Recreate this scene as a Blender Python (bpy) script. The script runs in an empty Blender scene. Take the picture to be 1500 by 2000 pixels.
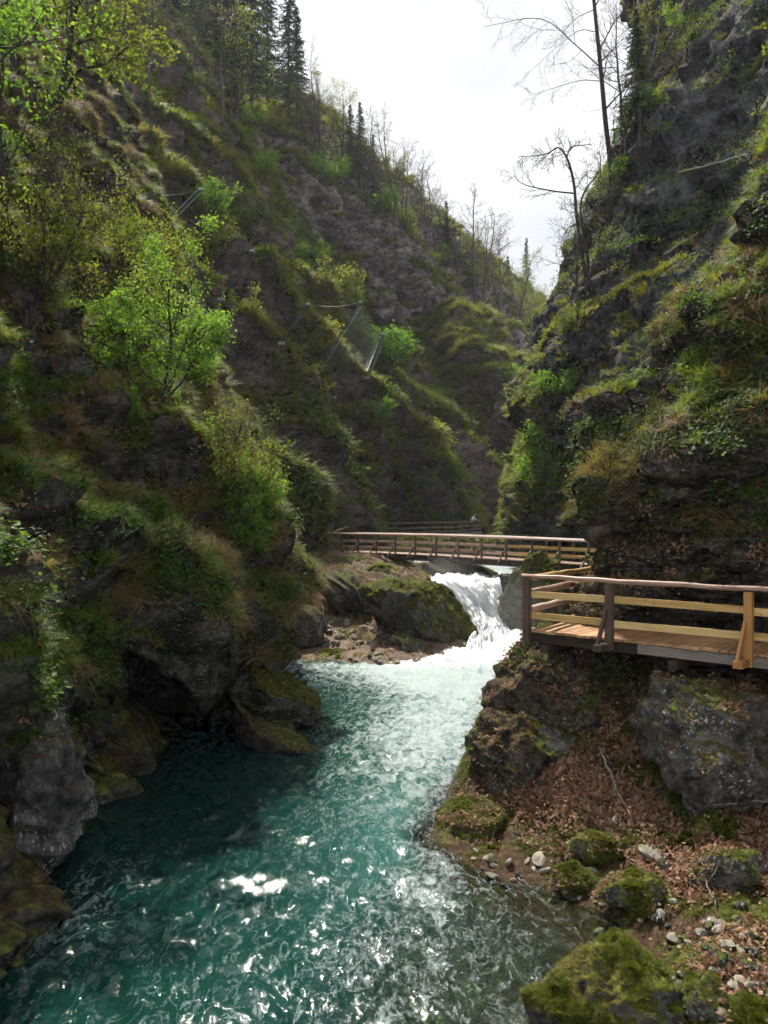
import bpy, math, random
import numpy as np
from mathutils import Vector, Matrix, Euler

# ------------------------------------------------------------------ camera, sky, sun, exposure
SC = bpy.context.scene
COL = SC.collection
FPX = 1562.0            # focal length in photograph pixels (1500 x 2000)
CAM_Z = 6.0             # eye height above the lower pool
cam_data = bpy.data.cameras.new("camera")
cam_data.sensor_fit = 'VERTICAL'
cam_data.sensor_height = 36.0
cam_data.lens = 36.0 * FPX / 2000.0
cam_data.clip_start = 0.1
cam_data.clip_end = 3000.0
cam = bpy.data.objects.new("camera", cam_data)
cam.location = (0, 0, CAM_Z)
cam.rotation_euler = (math.radians(90), 0, 0)
COL.objects.link(cam)
SC.camera = cam

SUN_AZ, SUN_EL = -16.0, 54.0      # degrees, azimuth from the view axis (negative: left)
az, el = math.radians(SUN_AZ), math.radians(SUN_EL)
SUN_DIR = Vector((math.sin(az) * math.cos(el), math.cos(az) * math.cos(el), math.sin(el)))

world = bpy.data.worlds.new("World")
SC.world = world
world.use_nodes = True
wn, wl = world.node_tree.nodes, world.node_tree.links
wn.clear()
w_out = wn.new('ShaderNodeOutputWorld')
w_bg = wn.new('ShaderNodeBackground')
w_sky = wn.new('ShaderNodeTexSky')
w_sky.sky_type = 'NISHITA'
w_sky.sun_disc = False
w_sky.sun_elevation = el
w_sky.sun_rotation = az
w_bg.inputs['Strength'].default_value = 0.05
w_tc = wn.new('ShaderNodeTexCoord')
w_map = wn.new('ShaderNodeMapping')
w_map.inputs['Scale'].default_value = (1.0, 1.0, 1.7)
w_noise = wn.new('ShaderNodeTexNoise')
w_noise.inputs['Scale'].default_value = 2.6
w_noise.inputs['Detail'].default_value = 6.0
w_noise.inputs['Roughness'].default_value = 0.5
w_ramp = wn.new('ShaderNodeValToRGB')
w_ramp.color_ramp.elements[0].position = 0.36
w_ramp.color_ramp.elements[0].color = (0.6, 0.6, 0.6, 1)
w_ramp.color_ramp.elements[1].position = 0.60
w_ramp.color_ramp.elements[1].color = (1, 1, 1, 1)
w_mix = wn.new('ShaderNodeMix')
w_mix.data_type = 'RGBA'
w_mix.inputs[7].default_value = (12.9, 13.0, 13.5, 1)     # bright cloud, times 0.05
wl.new(w_tc.outputs['Generated'], w_map.inputs['Vector'])
wl.new(w_map.outputs['Vector'], w_noise.inputs['Vector'])
wl.new(w_noise.outputs['Fac'], w_ramp.inputs['Fac'])
wl.new(w_ramp.outputs['Color'], w_mix.inputs[0])
wl.new(w_sky.outputs['Color'], w_mix.inputs[6])
wl.new(w_mix.outputs[2], w_bg.inputs['Color'])
wl.new(w_bg.outputs['Background'], w_out.inputs['Surface'])

sun_data = bpy.data.lights.new("sun", 'SUN')
sun_data.energy = 5.0
sun_data.angle = math.radians(0.6)
sun_data.color = (1.0, 0.94, 0.84)
sun = bpy.data.objects.new("sun", sun_data)
sun.rotation_euler = (-SUN_DIR).to_track_quat('-Z', 'Y').to_euler()
sun.location = (0, 0, 120)
COL.objects.link(sun)

SC.view_settings.view_transform = 'Standard'
SC.view_settings.look = 'None'
SC.view_settings.gamma = 1.0
SC.view_settings.use_curve_mapping = False
SC.view_settings.exposure = 0.74
SC.cycles.max_bounces = 4
SC.cycles.diffuse_bounces = 1
SC.cycles.glossy_bounces = 2
SC.cycles.transmission_bounces = 4
SC.cycles.transparent_max_bounces = 6
SC.cycles.volume_bounces = 0
SC.cycles.caustics_reflective = False
SC.cycles.caustics_refractive = False
SC.cycles.sample_clamp_indirect = 4.0
SC.cycles.use_denoising = True
SC.cycles.use_adaptive_sampling = True
SC.cycles.adaptive_threshold = 0.04
SC.cycles.adaptive_min_samples = 12
SC.cycles.denoising_prefilter = 'FAST'

# ------------------------------------------------------------------ helpers
R = random.Random(7)
NR = np.random.default_rng(11)

def P3(px, py, Y):
    """photograph direction + real distance along the view axis -> place in the gorge"""
    return np.array([(px - 750.0) / FPX * Y, Y, CAM_Z - (py - 1000.0) / FPX * Y])

_perm = np.random.default_rng(3).permutation(256)
_perm = np.concatenate([_perm, _perm, _perm])
_g = np.random.default_rng(5).normal(size=(256, 3))
_g /= np.linalg.norm(_g, axis=1)[:, None]

def perlin(p):
    p = np.asarray(p, dtype=np.float64)
    i = np.floor(p).astype(np.int64)
    f = p - i
    u = f * f * f * (f * (f * 6 - 15) + 10)
    i &= 255
    x0, y0, z0 = i[:, 0], i[:, 1], i[:, 2]
    out = 0
    for dx in (0, 1):
        wx = u[:, 0] if dx else 1 - u[:, 0]
        a = _perm[(x0 + dx) & 255]
        for dy in (0, 1):
            wy = u[:, 1] if dy else 1 - u[:, 1]
            b = _perm[a + ((y0 + dy) & 255)]
            for dz in (0, 1):
                wz = u[:, 2] if dz else 1 - u[:, 2]
                g = _g[_perm[b + ((z0 + dz) & 255)]]
                d = g[:, 0] * (f[:, 0] - dx) + g[:, 1] * (f[:, 1] - dy) + g[:, 2] * (f[:, 2] - dz)
                out = out + d * wx * wy * wz
    return out * 1.5

def fbm(p, octv=4, lac=2.03, gain=0.5, ridge=False):
    s, a, tot = 0, 1.0, 0.0
    q = np.array(p, dtype=np.float64)
    for k in range(octv):
        n = perlin(q + 17.3 * k)
        if ridge:
            n = 1 - 2 * np.abs(n)
        s = s + a * n
        tot += a
        a *= gain
        q = q * lac
    return s / tot

def sstep(a, b, x):
    t = np.clip((x - a) / (b - a), 0, 1)
    return t * t * (3 - 2 * t)

def cr_weights(n, m):
    """Catmull-Rom weights: n samples over m control points"""
    W = np.zeros((n, m))
    t = np.linspace(0, m - 1, n)
    for k in range(n):
        i = min(int(t[k]), m - 2)
        f = t[k] - i
        w = (-0.5 * f**3 + f**2 - 0.5 * f, 1.5 * f**3 - 2.5 * f**2 + 1,
             -1.5 * f**3 + 2 * f**2 + 0.5 * f, 0.5 * f**3 - 0.5 * f**2)
        for j, wj in zip((i - 1, i, i + 1, i + 2), w):
            if j < 0:
                W[k, 0] += 2 * wj; W[k, 1] -= wj
            elif j >= m:
                W[k, m - 1] += 2 * wj; W[k, m - 2] -= wj
            else:
                W[k, j] += wj
    return W

def grid_mesh(name, V, mat, smooth=True, attrs=None):
    """V: (rows, cols, 3)"""
    r, c = V.shape[:2]
    me = bpy.data.meshes.new(name)
    me.vertices.add(r * c)
    me.vertices.foreach_set('co', V.reshape(-1).astype(np.float32))
    idx = np.arange(r * c).reshape(r, c)
    q = np.stack([idx[:-1, :-1], idx[:-1, 1:], idx[1:, 1:], idx[1:, :-1]], -1).reshape(-1, 4)
    me.loops.add(q.size)
    me.loops.foreach_set('vertex_index', q.reshape(-1).astype(np.int32))
    me.polygons.add(len(q))
    me.polygons.foreach_set('loop_start', np.arange(0, q.size, 4, dtype=np.int32))
    me.polygons.foreach_set('use_smooth', np.full(len(q), smooth))
    if attrs:
        for k, a in attrs.items():
            at = me.attributes.new(k, 'FLOAT', 'POINT')
            at.data.foreach_set('value', a.reshape(-1).astype(np.float32))
    me.update(calc_edges=True)
    me.materials.append(mat)
    return me

def raw_mesh(name, V, F, mat, smooth=False):
    me = bpy.data.meshes.new(name)
    V = np.asarray(V, dtype=np.float32)
    me.vertices.add(len(V))
    me.vertices.foreach_set('co', V.reshape(-1))
    lens = np.array([len(f) for f in F], dtype=np.int32) if not isinstance(F, np.ndarray) else np.full(len(F), F.shape[1], dtype=np.int32)
    flat = np.concatenate([np.asarray(f) for f in F]) if not isinstance(F, np.ndarray) else F.reshape(-1)
    me.loops.add(len(flat))
    me.loops.foreach_set('vertex_index', flat.astype(np.int32))
    me.polygons.add(len(lens))
    st = np.zeros(len(lens), dtype=np.int32)
    st[1:] = np.cumsum(lens)[:-1]
    me.polygons.foreach_set('loop_start', st)
    me.polygons.foreach_set('use_smooth', np.full(len(lens), smooth))
    me.update(calc_edges=True)
    if mat:
        me.materials.append(mat)
    return me

def link(name, data, parent=None, label=None, cat=None, group=None, kind=None, loc=None):
    o = bpy.data.objects.new(name, data)
    COL.objects.link(o)
    if parent is not None:
        o.parent = parent
    if loc is not None:
        o.location = loc
    if label: o['label'] = label
    if cat: o['category'] = cat
    if group: o['group'] = group
    if kind: o['kind'] = kind
    return o

class MB:
    """collects boxes and tubes into one mesh"""
    def __init__(s):
        s.V, s.F = [], []
    def box(s, c, ax, ay, az_):
        """centre and three half-axis vectors"""
        c, ax, ay, az_ = [np.array(v, float) for v in (c, ax, ay, az_)]
        n = len(s.V)
        for k in (-1, 1):
            for j in (-1, 1):
                for i in (-1, 1):
                    s.V.append(c + i * ax + j * ay + k * az_)
        for f in ((0, 2, 3, 1), (4, 5, 7, 6), (0, 1, 5, 4), (2, 6, 7, 3), (0, 4, 6, 2), (1, 3, 7, 5)):
            s.F.append(tuple(n + q for q in f))
        return s
    def bar(s, a, b, w, h, up=(0, 0, 1)):
        a, b = np.array(a, float), np.array(b, float)
        d = b - a
        L = np.linalg.norm(d); d /= L
        up = np.array(up, float)
        side = np.cross(d, up)
        if np.linalg.norm(side) < 1e-6: side = np.array([1.0, 0, 0])
        side /= np.linalg.norm(side)
        u2 = np.cross(side, d)
        return s.box((a + b) / 2, d * L / 2, side * w / 2, u2 * h / 2)
    def tube(s, pts, rad, sides=6, cap=True):
        pts = np.asarray(pts, float)
        rad = np.broadcast_to(np.asarray(rad, float), (len(pts),))
        T = np.gradient(pts, axis=0)
        T /= np.linalg.norm(T, axis=1)[:, None] + 1e-9
        ref = np.array([0.31, 0.2, 0.93]) if abs(T[0][2]) < 0.9 else np.array([1.0, 0.1, 0])
        n = len(s.V)
        for k in range(len(pts)):
            a = np.cross(T[k], ref); a /= np.linalg.norm(a) + 1e-9
            b = np.cross(T[k], a)
            for q in range(sides):
                t = 2 * math.pi * q / sides
                s.V.append(pts[k] + rad[k] * (math.cos(t) * a + math.sin(t) * b))
        for k in range(len(pts) - 1):
            for q in range(sides):
                q2 = (q + 1) % sides
                s.F.append((n + k * sides + q, n + k * sides + q2, n + (k + 1) * sides + q2, n + (k + 1) * sides + q))
        if cap and sides > 2:
            s.F.append(tuple(n + q for q in reversed(range(sides))))
            m = n + (len(pts) - 1) * sides
            s.F.append(tuple(m + q for q in range(sides)))
        return s
    def mesh(s, name, mat, smooth=False):
        return raw_mesh(name, np.array(s.V), s.F, mat, smooth)

# ------------------------------------------------------------------ materials
def new_mat(name):
    m = bpy.data.materials.new(name)
    m.use_nodes = True
    nt = m.node_tree
    nt.nodes.clear()
    return m, nt.nodes, nt.links

class NT:
    def __init__(s, name):
        s.m, s.n, s.l = new_mat(name)
        s.out = s.n.new('ShaderNodeOutputMaterial')
        s.geo = s.n.new('ShaderNodeNewGeometry')
        s.pos = s.geo.outputs['Position']
    def noise(s, scale, detail=5, rough=0.55, vec=None, dist=0.0):
        t = s.n.new('ShaderNodeTexNoise')
        t.inputs['Scale'].default_value = scale
        t.inputs['Detail'].default_value = detail
        t.inputs['Roughness'].default_value = rough
        t.inputs['Distortion'].default_value = dist
        s.l.new(vec if vec is not None else s.pos, t.inputs['Vector'])
        return t.outputs['Fac']
    def voro(s, scale, vec=None, feature='F1', out='Distance', rand=1.0):
        t = s.n.new('ShaderNodeTexVoronoi')
        t.feature = feature
        t.inputs['Scale'].default_value = scale
        t.inputs['Randomness'].default_value = rand
        s.l.new(vec if vec is not None else s.pos, t.inputs['Vector'])
        return t.outputs[out]
    def mapping(s, scale=(1, 1, 1), rot=(0, 0, 0), vec=None):
        t = s.n.new('ShaderNodeMapping')
        t.inputs['Scale'].default_value = scale
        t.inputs['Rotation'].default_value = rot
        s.l.new(vec if vec is not None else s.pos, t.inputs['Vector'])
        return t.outputs['Vector']
    def ramp(s, fac, stops):
        t = s.n.new('ShaderNodeValToRGB')
        e = t.color_ramp.elements
        while len(e) < len(stops): e.new(0.5)
        for k, (p, c) in enumerate(stops):
            e[k].position = p
            e[k].color = (*c, 1) if len(c) == 3 else c
        s.l.new(fac, t.inputs['Fac'])
        return t.outputs['Color']
    def gray(s, fac, a, b):
        return s.ramp(fac, [(a, (0, 0, 0)), (b, (1, 1, 1))]) if a < b else s.ramp(fac, [(b, (1, 1, 1)), (a, (0, 0, 0))])
    def math(s, op, a, b=None, clamp=False):
        t = s.n.new('ShaderNodeMath')
        t.operation = op
        t.use_clamp = clamp
        for k, v in enumerate((a, b)):
            if v is None: continue
            if isinstance(v, (int, float)): t.inputs[k].default_value = v
            else: s.l.new(v, t.inputs[k])
        return t.outputs[0]
    def mix(s, fac, a, b, blend='MIX'):
        t = s.n.new('ShaderNodeMix')
        t.data_type = 'RGBA'
        t.blend_type = blend
        for k, v in ((0, fac), (6, a), (7, b)):
            if isinstance(v, (int, float)): t.inputs[k].default_value = v
            elif isinstance(v, tuple): t.inputs[k].default_value = (*v, 1)
            else: s.l.new(v, t.inputs[k])
        return t.outputs[2]
    def attr(s, name, inst=False, out='Fac'):
        t = s.n.new('ShaderNodeAttribute')
        t.attribute_name = name
        t.attribute_type = 'INSTANCER' if inst else 'GEOMETRY'
        return t.outputs[out]
    def bump(s, height, strength=0.5, dist=0.05):
        t = s.n.new('ShaderNodeBump')
        t.inputs['Strength'].default_value = strength
        t.inputs['Distance'].default_value = dist
        s.l.new(height, t.inputs['Height'])
        return t.outputs['Normal']
    def nz(s):
        t = s.n.new('ShaderNodeSeparateXYZ')
        s.l.new(s.geo.outputs['Normal'], t.inputs[0])
        return t.outputs['Z']
    def zpos(s):
        t = s.n.new('ShaderNodeSeparateXYZ')
        s.l.new(s.pos, t.inputs[0])
        return t.outputs['Z']
    def principled(s, color, rough=0.9, spec=0.25, normal=None):
        t = s.n.new('ShaderNodeBsdfPrincipled')
        if isinstance(color, tuple): t.inputs['Base Color'].default_value = (*color, 1)
        else: s.l.new(color, t.inputs['Base Color'])
        if isinstance(rough, (int, float)): t.inputs['Roughness'].default_value = rough
        else: s.l.new(rough, t.inputs['Roughness'])
        t.inputs['Specular IOR Level'].default_value = spec
        if normal is not None: s.l.new(normal, t.inputs['Normal'])
        return t.outputs['BSDF']
    def finish(s, bsdf):
        s.l.new(bsdf, s.out.inputs['Surface'])
        return s.m

def terrain_mat(name, rock, soil, moss, thr=0.45, sc=1.0, white=0.25, soilmix=(0.42, 0.6), bumpd=0.06, strata=None, wetness=0.6):
    """rock on the steep faces, soil and moss where it lies flatter; rock, soil, moss: lists of colours"""
    t = NT(name)
    st = t.mapping(scale=strata[0], rot=strata[1]) if strata else t.pos
    n1 = t.noise(1.1 * sc, 6, 0.62, st)
    n2 = t.noise(5.5 * sc, 5, 0.68)
    n3 = t.noise(0.5 * sc, 2, 0.5)
    fine = t.noise(30 * sc, 2, 0.7)
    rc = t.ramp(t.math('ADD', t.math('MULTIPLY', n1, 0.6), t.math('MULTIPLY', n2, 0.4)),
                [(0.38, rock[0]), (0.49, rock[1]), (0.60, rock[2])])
    # pale lichen / broken limestone flecks
    fl = t.math('MULTIPLY', t.gray(t.noise(9 * sc, 4, 0.7, st), 0.57, 0.66), t.gray(n3, 0.42, 0.6))
    rc = t.mix(t.math('MULTIPLY', fl, white * 3.0, True), rc, rock[3])
    crack = t.gray(t.voro(2.2 * sc, st, 'DISTANCE_TO_EDGE'), 0.0, 0.06)
    rc = t.mix(t.math('MULTIPLY', t.math('SUBTRACT', 1.0, crack), 0.45), rc, rock[0])
    mc = t.ramp(n2, [(0.35, moss[0]), (0.5, moss[1]), (0.66, moss[2])])
    slc = t.ramp(t.math('ADD', t.math('MULTIPLY', fine, 0.5), t.math('MULTIPLY', n2, 0.5)), [(0.36, soil[0]), (0.5, soil[1]), (0.66, soil[2])])
    gm = t.gray(t.math('ADD', t.math('MULTIPLY', n3, 0.65), t.math('MULTIPLY', n2, 0.35)), soilmix[0], soilmix[1])
    green = t.mix(gm, slc, mc)
    up = t.math('ADD', t.nz(), t.math('MULTIPLY', t.math('SUBTRACT', t.math('ADD', n2, n1), 1.0), 0.9))
    f = t.gray(up, thr - 0.13, thr + 0.13)
    col = t.mix(f, rc, green)
    h = t.math('ADD', t.math('MULTIPLY', n2, 0.7), t.math('MULTIPLY', fine, 0.35))
    nrm = t.bump(h, 1.0, 1.5 * bumpd / sc)
    return t.finish(t.principled(col, 0.85, 0.2 * wetness, nrm))

GREY = [(0.018, 0.018, 0.017), (0.07, 0.068, 0.062), (0.17, 0.165, 0.15), (0.42, 0.41, 0.38)]
BROWNROCK = [(0.022, 0.018, 0.016), (0.085, 0.07, 0.06), (0.19, 0.16, 0.14), (0.36, 0.33, 0.30)]
SOIL = [(0.014, 0.010, 0.006), (0.055, 0.038, 0.02), (0.14, 0.09, 0.045)]
MOSS = [(0.012, 0.02, 0.005), (0.05, 0.07, 0.012), (0.13, 0.15, 0.025)]
GRASSG = [(0.02, 0.032, 0.008), (0.07, 0.10, 0.018), (0.17, 0.20, 0.04)]
DIPR = (0.0, math.radians(-42), math.radians(-30))
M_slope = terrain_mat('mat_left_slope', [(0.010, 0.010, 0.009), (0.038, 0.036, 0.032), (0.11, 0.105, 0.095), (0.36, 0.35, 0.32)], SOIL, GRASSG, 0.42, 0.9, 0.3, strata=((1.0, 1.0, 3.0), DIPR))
M_far = terrain_mat('mat_far_slope', BROWNROCK, SOIL, GRASSG, 0.28, 0.35, 0.1, (0.36, 0.54), strata=((1.0, 1.0, 3.0), DIPR))
M_ridge = terrain_mat('mat_ridge_rock', [(0.03, 0.026, 0.025), (0.14, 0.12, 0.115), (0.33, 0.295, 0.28), (0.45, 0.42, 0.4)], SOIL, GRASSG, 0.48, 0.36, 0.15, (0.4, 0.58), strata=((1.0, 1.0, 3.0), DIPR))
M_cliff = terrain_mat('mat_grey_cliff', [(0.010, 0.010, 0.011), (0.045, 0.045, 0.047), (0.14, 0.14, 0.143), (0.34, 0.34, 0.34)], SOIL, MOSS, 0.62, 0.5, 0.12, strata=((1.2, 1.2, 0.7), (0.3, 0.5, 0)))
M_near = terrain_mat('mat_near_cliff', [(0.011, 0.010, 0.009), (0.042, 0.037, 0.032), (0.12, 0.11, 0.098), (0.42, 0.4, 0.37)], [(0.012, 0.008, 0.005), (0.045, 0.028, 0.016), (0.12, 0.075, 0.042)], MOSS, 0.55, 1.1, 0.3, (0.5, 0.68), strata=((0.8, 0.8, 3.2), (0.08, -0.06, 0)))
M_bank = terrain_mat('mat_leafy_bank', GREY, [(0.016, 0.010, 0.006), (0.055, 0.032, 0.018), (0.13, 0.08, 0.05)], MOSS, 0.5, 1.6, 0.4, (0.5, 0.66))
M_beach = terrain_mat('mat_scree', [(0.04, 0.034, 0.03), (0.13, 0.11, 0.095), (0.27, 0.235, 0.2), (0.5, 0.47, 0.43)], [(0.05, 0.034, 0.02), (0.16, 0.115, 0.08), (0.32, 0.25, 0.19)], MOSS, 0.3, 0.9, 0.3, (0.56, 0.7), strata=((1, 1, 3), DIPR))
M_mossrock = terrain_mat('mat_mossy_rock', GREY, [(0.02, 0.016, 0.006), (0.07, 0.06, 0.015), (0.15, 0.12, 0.03)], [(0.015, 0.025, 0.004), (0.06, 0.085, 0.008), (0.16, 0.18, 0.015)], 0.48, 1.6, 0.3, (0.4, 0.6))
M_mossy = terrain_mat('mat_deep_moss', GREY, [(0.02, 0.016, 0.006), (0.06, 0.05, 0.014), (0.12, 0.10, 0.025)], [(0.012, 0.02, 0.004), (0.045, 0.06, 0.008), (0.11, 0.125, 0.014)], 0.12, 1.3, 0.3, (0.4, 0.6))
M_darkrock = terrain_mat('mat_dark_rock', [(0.012, 0.011, 0.009), (0.045, 0.038, 0.03), (0.12, 0.105, 0.085), (0.4, 0.38, 0.34)], [(0.016, 0.010, 0.006), (0.06, 0.036, 0.02), (0.15, 0.095, 0.055)], MOSS, 0.45, 1.9, 0.4, (0.5, 0.66))
M_rock = terrain_mat('mat_grey_rock', [(0.022, 0.021, 0.02), (0.08, 0.077, 0.07), (0.2, 0.19, 0.175), (0.5, 0.49, 0.46)], [(0.02, 0.014, 0.008), (0.08, 0.05, 0.03), (0.18, 0.12, 0.07)], MOSS, 0.66, 1.6, 0.45, (0.45, 0.6))
M_palerock = terrain_mat('mat_pale_rock', [(0.018, 0.018, 0.018), (0.07, 0.068, 0.065), (0.2, 0.195, 0.185), (0.7, 0.69, 0.66)], SOIL, MOSS, 0.8, 1.0, 0.5, strata=((2.0, 2.0, 0.8), (0.2, 0.5, 0)))
M_stone = terrain_mat('mat_pale_stone', [(0.16, 0.14, 0.12), (0.34, 0.31, 0.27), (0.5, 0.47, 0.42), (0.66, 0.63, 0.58)], [(0.2, 0.16, 0.11), (0.36, 0.31, 0.25), (0.5, 0.45, 0.38)], MOSS, 0.9, 3.0, 0.3)

def leaf_mat(name, cols, trans=0.55, tint=True, rough=0.6):
    t = NT(name)
    if tint == 'obj':
        oi = t.n.new('ShaderNodeObjectInfo')
        rnd = oi.outputs['Random']
    elif tint:
        rnd = t.attr('tint', True)
    else:
        rnd = t.noise(0.9, 2)
    n = t.noise(3.1, 1, 0.6)
    isl = t.geo.outputs['Random Per Island']
    f = t.math('ADD', t.math('MULTIPLY', isl, 0.45), t.math('ADD', t.math('MULTIPLY', rnd, 0.4), t.math('MULTIPLY', n, 0.15)))
    k = len(cols) - 1
    c = t.ramp(f, [(0.15 + 0.7 * i / k, cc) for i, cc in enumerate(cols)])
    d = t.n.new('ShaderNodeBsdfPrincipled')
    t.l.new(c, d.inputs['Base Color'])
    d.inputs['Roughness'].default_value = rough
    d.inputs['Specular IOR Level'].default_value = 0.25
    tr = t.n.new('ShaderNodeBsdfTranslucent')
    ct = t.mix(1.0, c, (1.35, 1.4, 0.7), 'MULTIPLY')
    t.l.new(ct, tr.inputs['Color'])
    mx = t.n.new('ShaderNodeMixShader')
    mx.inputs[0].default_value = trans
    t.l.new(d.outputs[0], mx.inputs[1])
    t.l.new(tr.outputs[0], mx.inputs[2])
    return t.finish(mx.outputs[0])

M_grass = leaf_mat('mat_grass', [(0.04, 0.08, 0.012), (0.10, 0.17, 0.022), (0.19, 0.23, 0.035), (0.28, 0.23, 0.075)], 0.5)
M_grassfar = leaf_mat('mat_grass_far', [(0.06, 0.10, 0.018), (0.14, 0.185, 0.03), (0.22, 0.22, 0.05), (0.27, 0.205, 0.085)], 0.5)
M_drygrass = leaf_mat('mat_dry_grass', [(0.11, 0.065, 0.028), (0.2, 0.13, 0.055), (0.3, 0.2, 0.09), (0.17, 0.17, 0.04)], 0.4)
M_herb = leaf_mat('mat_herb', [(0.018, 0.042, 0.011), (0.04, 0.085, 0.018), (0.08, 0.15, 0.026), (0.15, 0.215, 0.036)], 0.5)
M_ivy = leaf_mat('mat_ivy', [(0.015, 0.03, 0.009), (0.03, 0.055, 0.014), (0.06, 0.09, 0.02), (0.13, 0.16, 0.03)], 0.35)
M_litter = leaf_mat('mat_leaf_litter', [(0.06, 0.028, 0.016), (0.15, 0.074, 0.042), (0.27, 0.15, 0.092), (0.4, 0.26, 0.17)], 0.2)
M_mossstuff = leaf_mat('mat_moss', [(0.03, 0.045, 0.006), (0.08, 0.105, 0.01), (0.14, 0.16, 0.016), (0.21, 0.21, 0.03)], 0.3)
M_spring = leaf_mat('mat_spring_leaf', [(0.065, 0.14, 0.022), (0.11, 0.215, 0.034), (0.165, 0.29, 0.045), (0.25, 0.35, 0.06)], 0.55, 'obj')
M_olive = leaf_mat('mat_bud_leaf', [(0.08, 0.11, 0.025), (0.15, 0.18, 0.035), (0.22, 0.24, 0.05), (0.27, 0.26, 0.07)], 0.55, 'obj')
M_redbud = leaf_mat('mat_red_bud', [(0.09, 0.055, 0.035), (0.15, 0.09, 0.05), (0.2, 0.13, 0.06), (0.2, 0.18, 0.06)], 0.4, 'obj')
M_needle = leaf_mat('mat_needles', [(0.014, 0.03, 0.014), (0.025, 0.05, 0.02), (0.04, 0.07, 0.026), (0.06, 0.09, 0.03)], 0.2, 'obj')

def bark_mat(name, a, b):
    t = NT(name)
    n = t.noise(7, 6, 0.65, t.mapping(scale=(3, 3, 0.6)))
    c = t.ramp(n, [(0.35, a), (0.65, b)])
    return t.finish(t.principled(c, 0.9, 0.15, t.bump(n, 0.7, 0.03)))
M_bark = bark_mat('mat_bark', (0.018, 0.015, 0.013), (0.075, 0.062, 0.052))
M_barkgrey = bark_mat('mat_grey_bark', (0.04, 0.035, 0.03), (0.13, 0.115, 0.1))
M_stick = bark_mat('mat_dead_stick', (0.16, 0.14, 0.115), (0.38, 0.34, 0.29))

def wood_mat(name, a, b, c, rough=0.6):
    t = NT(name)
    tc = t.n.new('ShaderNodeTexCoord')
    oi = t.n.new('ShaderNodeObjectInfo')
    vec = t.mapping(scale=(1.2, 22, 22), vec=tc.outputs['Object'])
    add = t.n.new('ShaderNodeVectorMath'); add.operation = 'ADD'
    t.l.new(vec, add.inputs[0])
    sc = t.n.new('ShaderNodeVectorMath'); sc.operation = 'SCALE'
    t.l.new(oi.outputs['Location'], sc.inputs[0]); sc.inputs['Scale'].default_value = 3.7
    t.l.new(sc.outputs[0], add.inputs[1])
    n = t.noise(1.0, 6, 0.6, add.outputs[0], 0.6)
    big = t.noise(2.3, 3, 0.5)
    f = t.math('ADD', t.math('MULTIPLY', n, 0.6), t.math('ADD', t.math('MULTIPLY', big, 0.2), t.math('MULTIPLY', oi.outputs['Random'], 0.25)))
    col = t.ramp(f, [(0.32, a), (0.5, b), (0.72, c)])
    knot = t.gray(t.voro(1.7), 0.05, 0.09)
    col = t.mix(t.math('MULTIPLY', t.math('SUBTRACT', 1.0, knot), 0.6), col, a)
    return t.finish(t.principled(col, rough, 0.3, t.bump(n, 0.4, 0.008)))
M_plank = wood_mat('mat_deck_plank', (0.19, 0.095, 0.042), (0.38, 0.21, 0.1), (0.56, 0.35, 0.19))
M_newrail = wood_mat('mat_new_rail', (0.36, 0.21, 0.07), (0.57, 0.38, 0.14), (0.7, 0.51, 0.23))
M_pole = wood_mat('mat_peeled_pole', (0.2, 0.11, 0.08), (0.42, 0.28, 0.21), (0.64, 0.52, 0.43), 0.45)
M_newpost = wood_mat('mat_new_post', (0.26, 0.11, 0.032), (0.42, 0.2, 0.06), (0.5, 0.28, 0.1))
M_oldpost = wood_mat('mat_old_post', (0.045, 0.03, 0.022), (0.10, 0.07, 0.052), (0.17, 0.125, 0.095))
M_darkbeam = wood_mat('mat_dark_beam', (0.022, 0.016, 0.012), (0.05, 0.036, 0.027), (0.09, 0.065, 0.05))
M_greyrail = wood_mat('mat_grey_rail', (0.10, 0.085, 0.07), (0.2, 0.175, 0.15), (0.33, 0.3, 0.26))
def plain_mat(name, col, rough=0.6, metal=0.0):
    t = NT(name)
    n = t.noise(14, 4)
    c = t.mix(t.math('MULTIPLY', n, 0.5), col, tuple(0.55 * v for v in col))
    b = t.principled(c, rough, 0.4)
    b.node.inputs['Metallic'].default_value = metal
    return t.finish(b)
M_steel = plain_mat('mat_steel', (0.42, 0.44, 0.46), 0.45, 0.7)
M_darksteel = plain_mat('mat_weathered_steel', (0.09, 0.095, 0.105), 0.55, 0.5)
M_concrete = plain_mat('mat_concrete', (0.3, 0.29, 0.27), 0.9)
M_skin = plain_mat('mat_skin', (0.55, 0.36, 0.27))
M_shirt = plain_mat('mat_white_shirt', (0.75, 0.74, 0.8), 0.8)
M_trousers = plain_mat('mat_navy_trousers', (0.02, 0.025, 0.05), 0.8)
M_hair = plain_mat('mat_hair', (0.25, 0.16, 0.08), 0.7)

# ------------------------------------------------------------------ the gorge: rock and slopes
N_DIP = np.array([0.57, 0.43, 0.71]); N_DIP /= np.linalg.norm(N_DIP)

def normals(V):
    du = np.gradient(V, axis=1); dv = np.gradient(V, axis=0)
    N = np.cross(du, dv)
    N /= np.linalg.norm(N, axis=2)[..., None] + 1e-9
    return N

def saw(s, sharp=0.38):
    """ledge profile: grows slowly along the tread, drops back fast at the lip"""
    t = s - np.floor(s)
    return np.where(t < sharp, t / sharp, (1 - t) / (1 - sharp))

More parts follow.
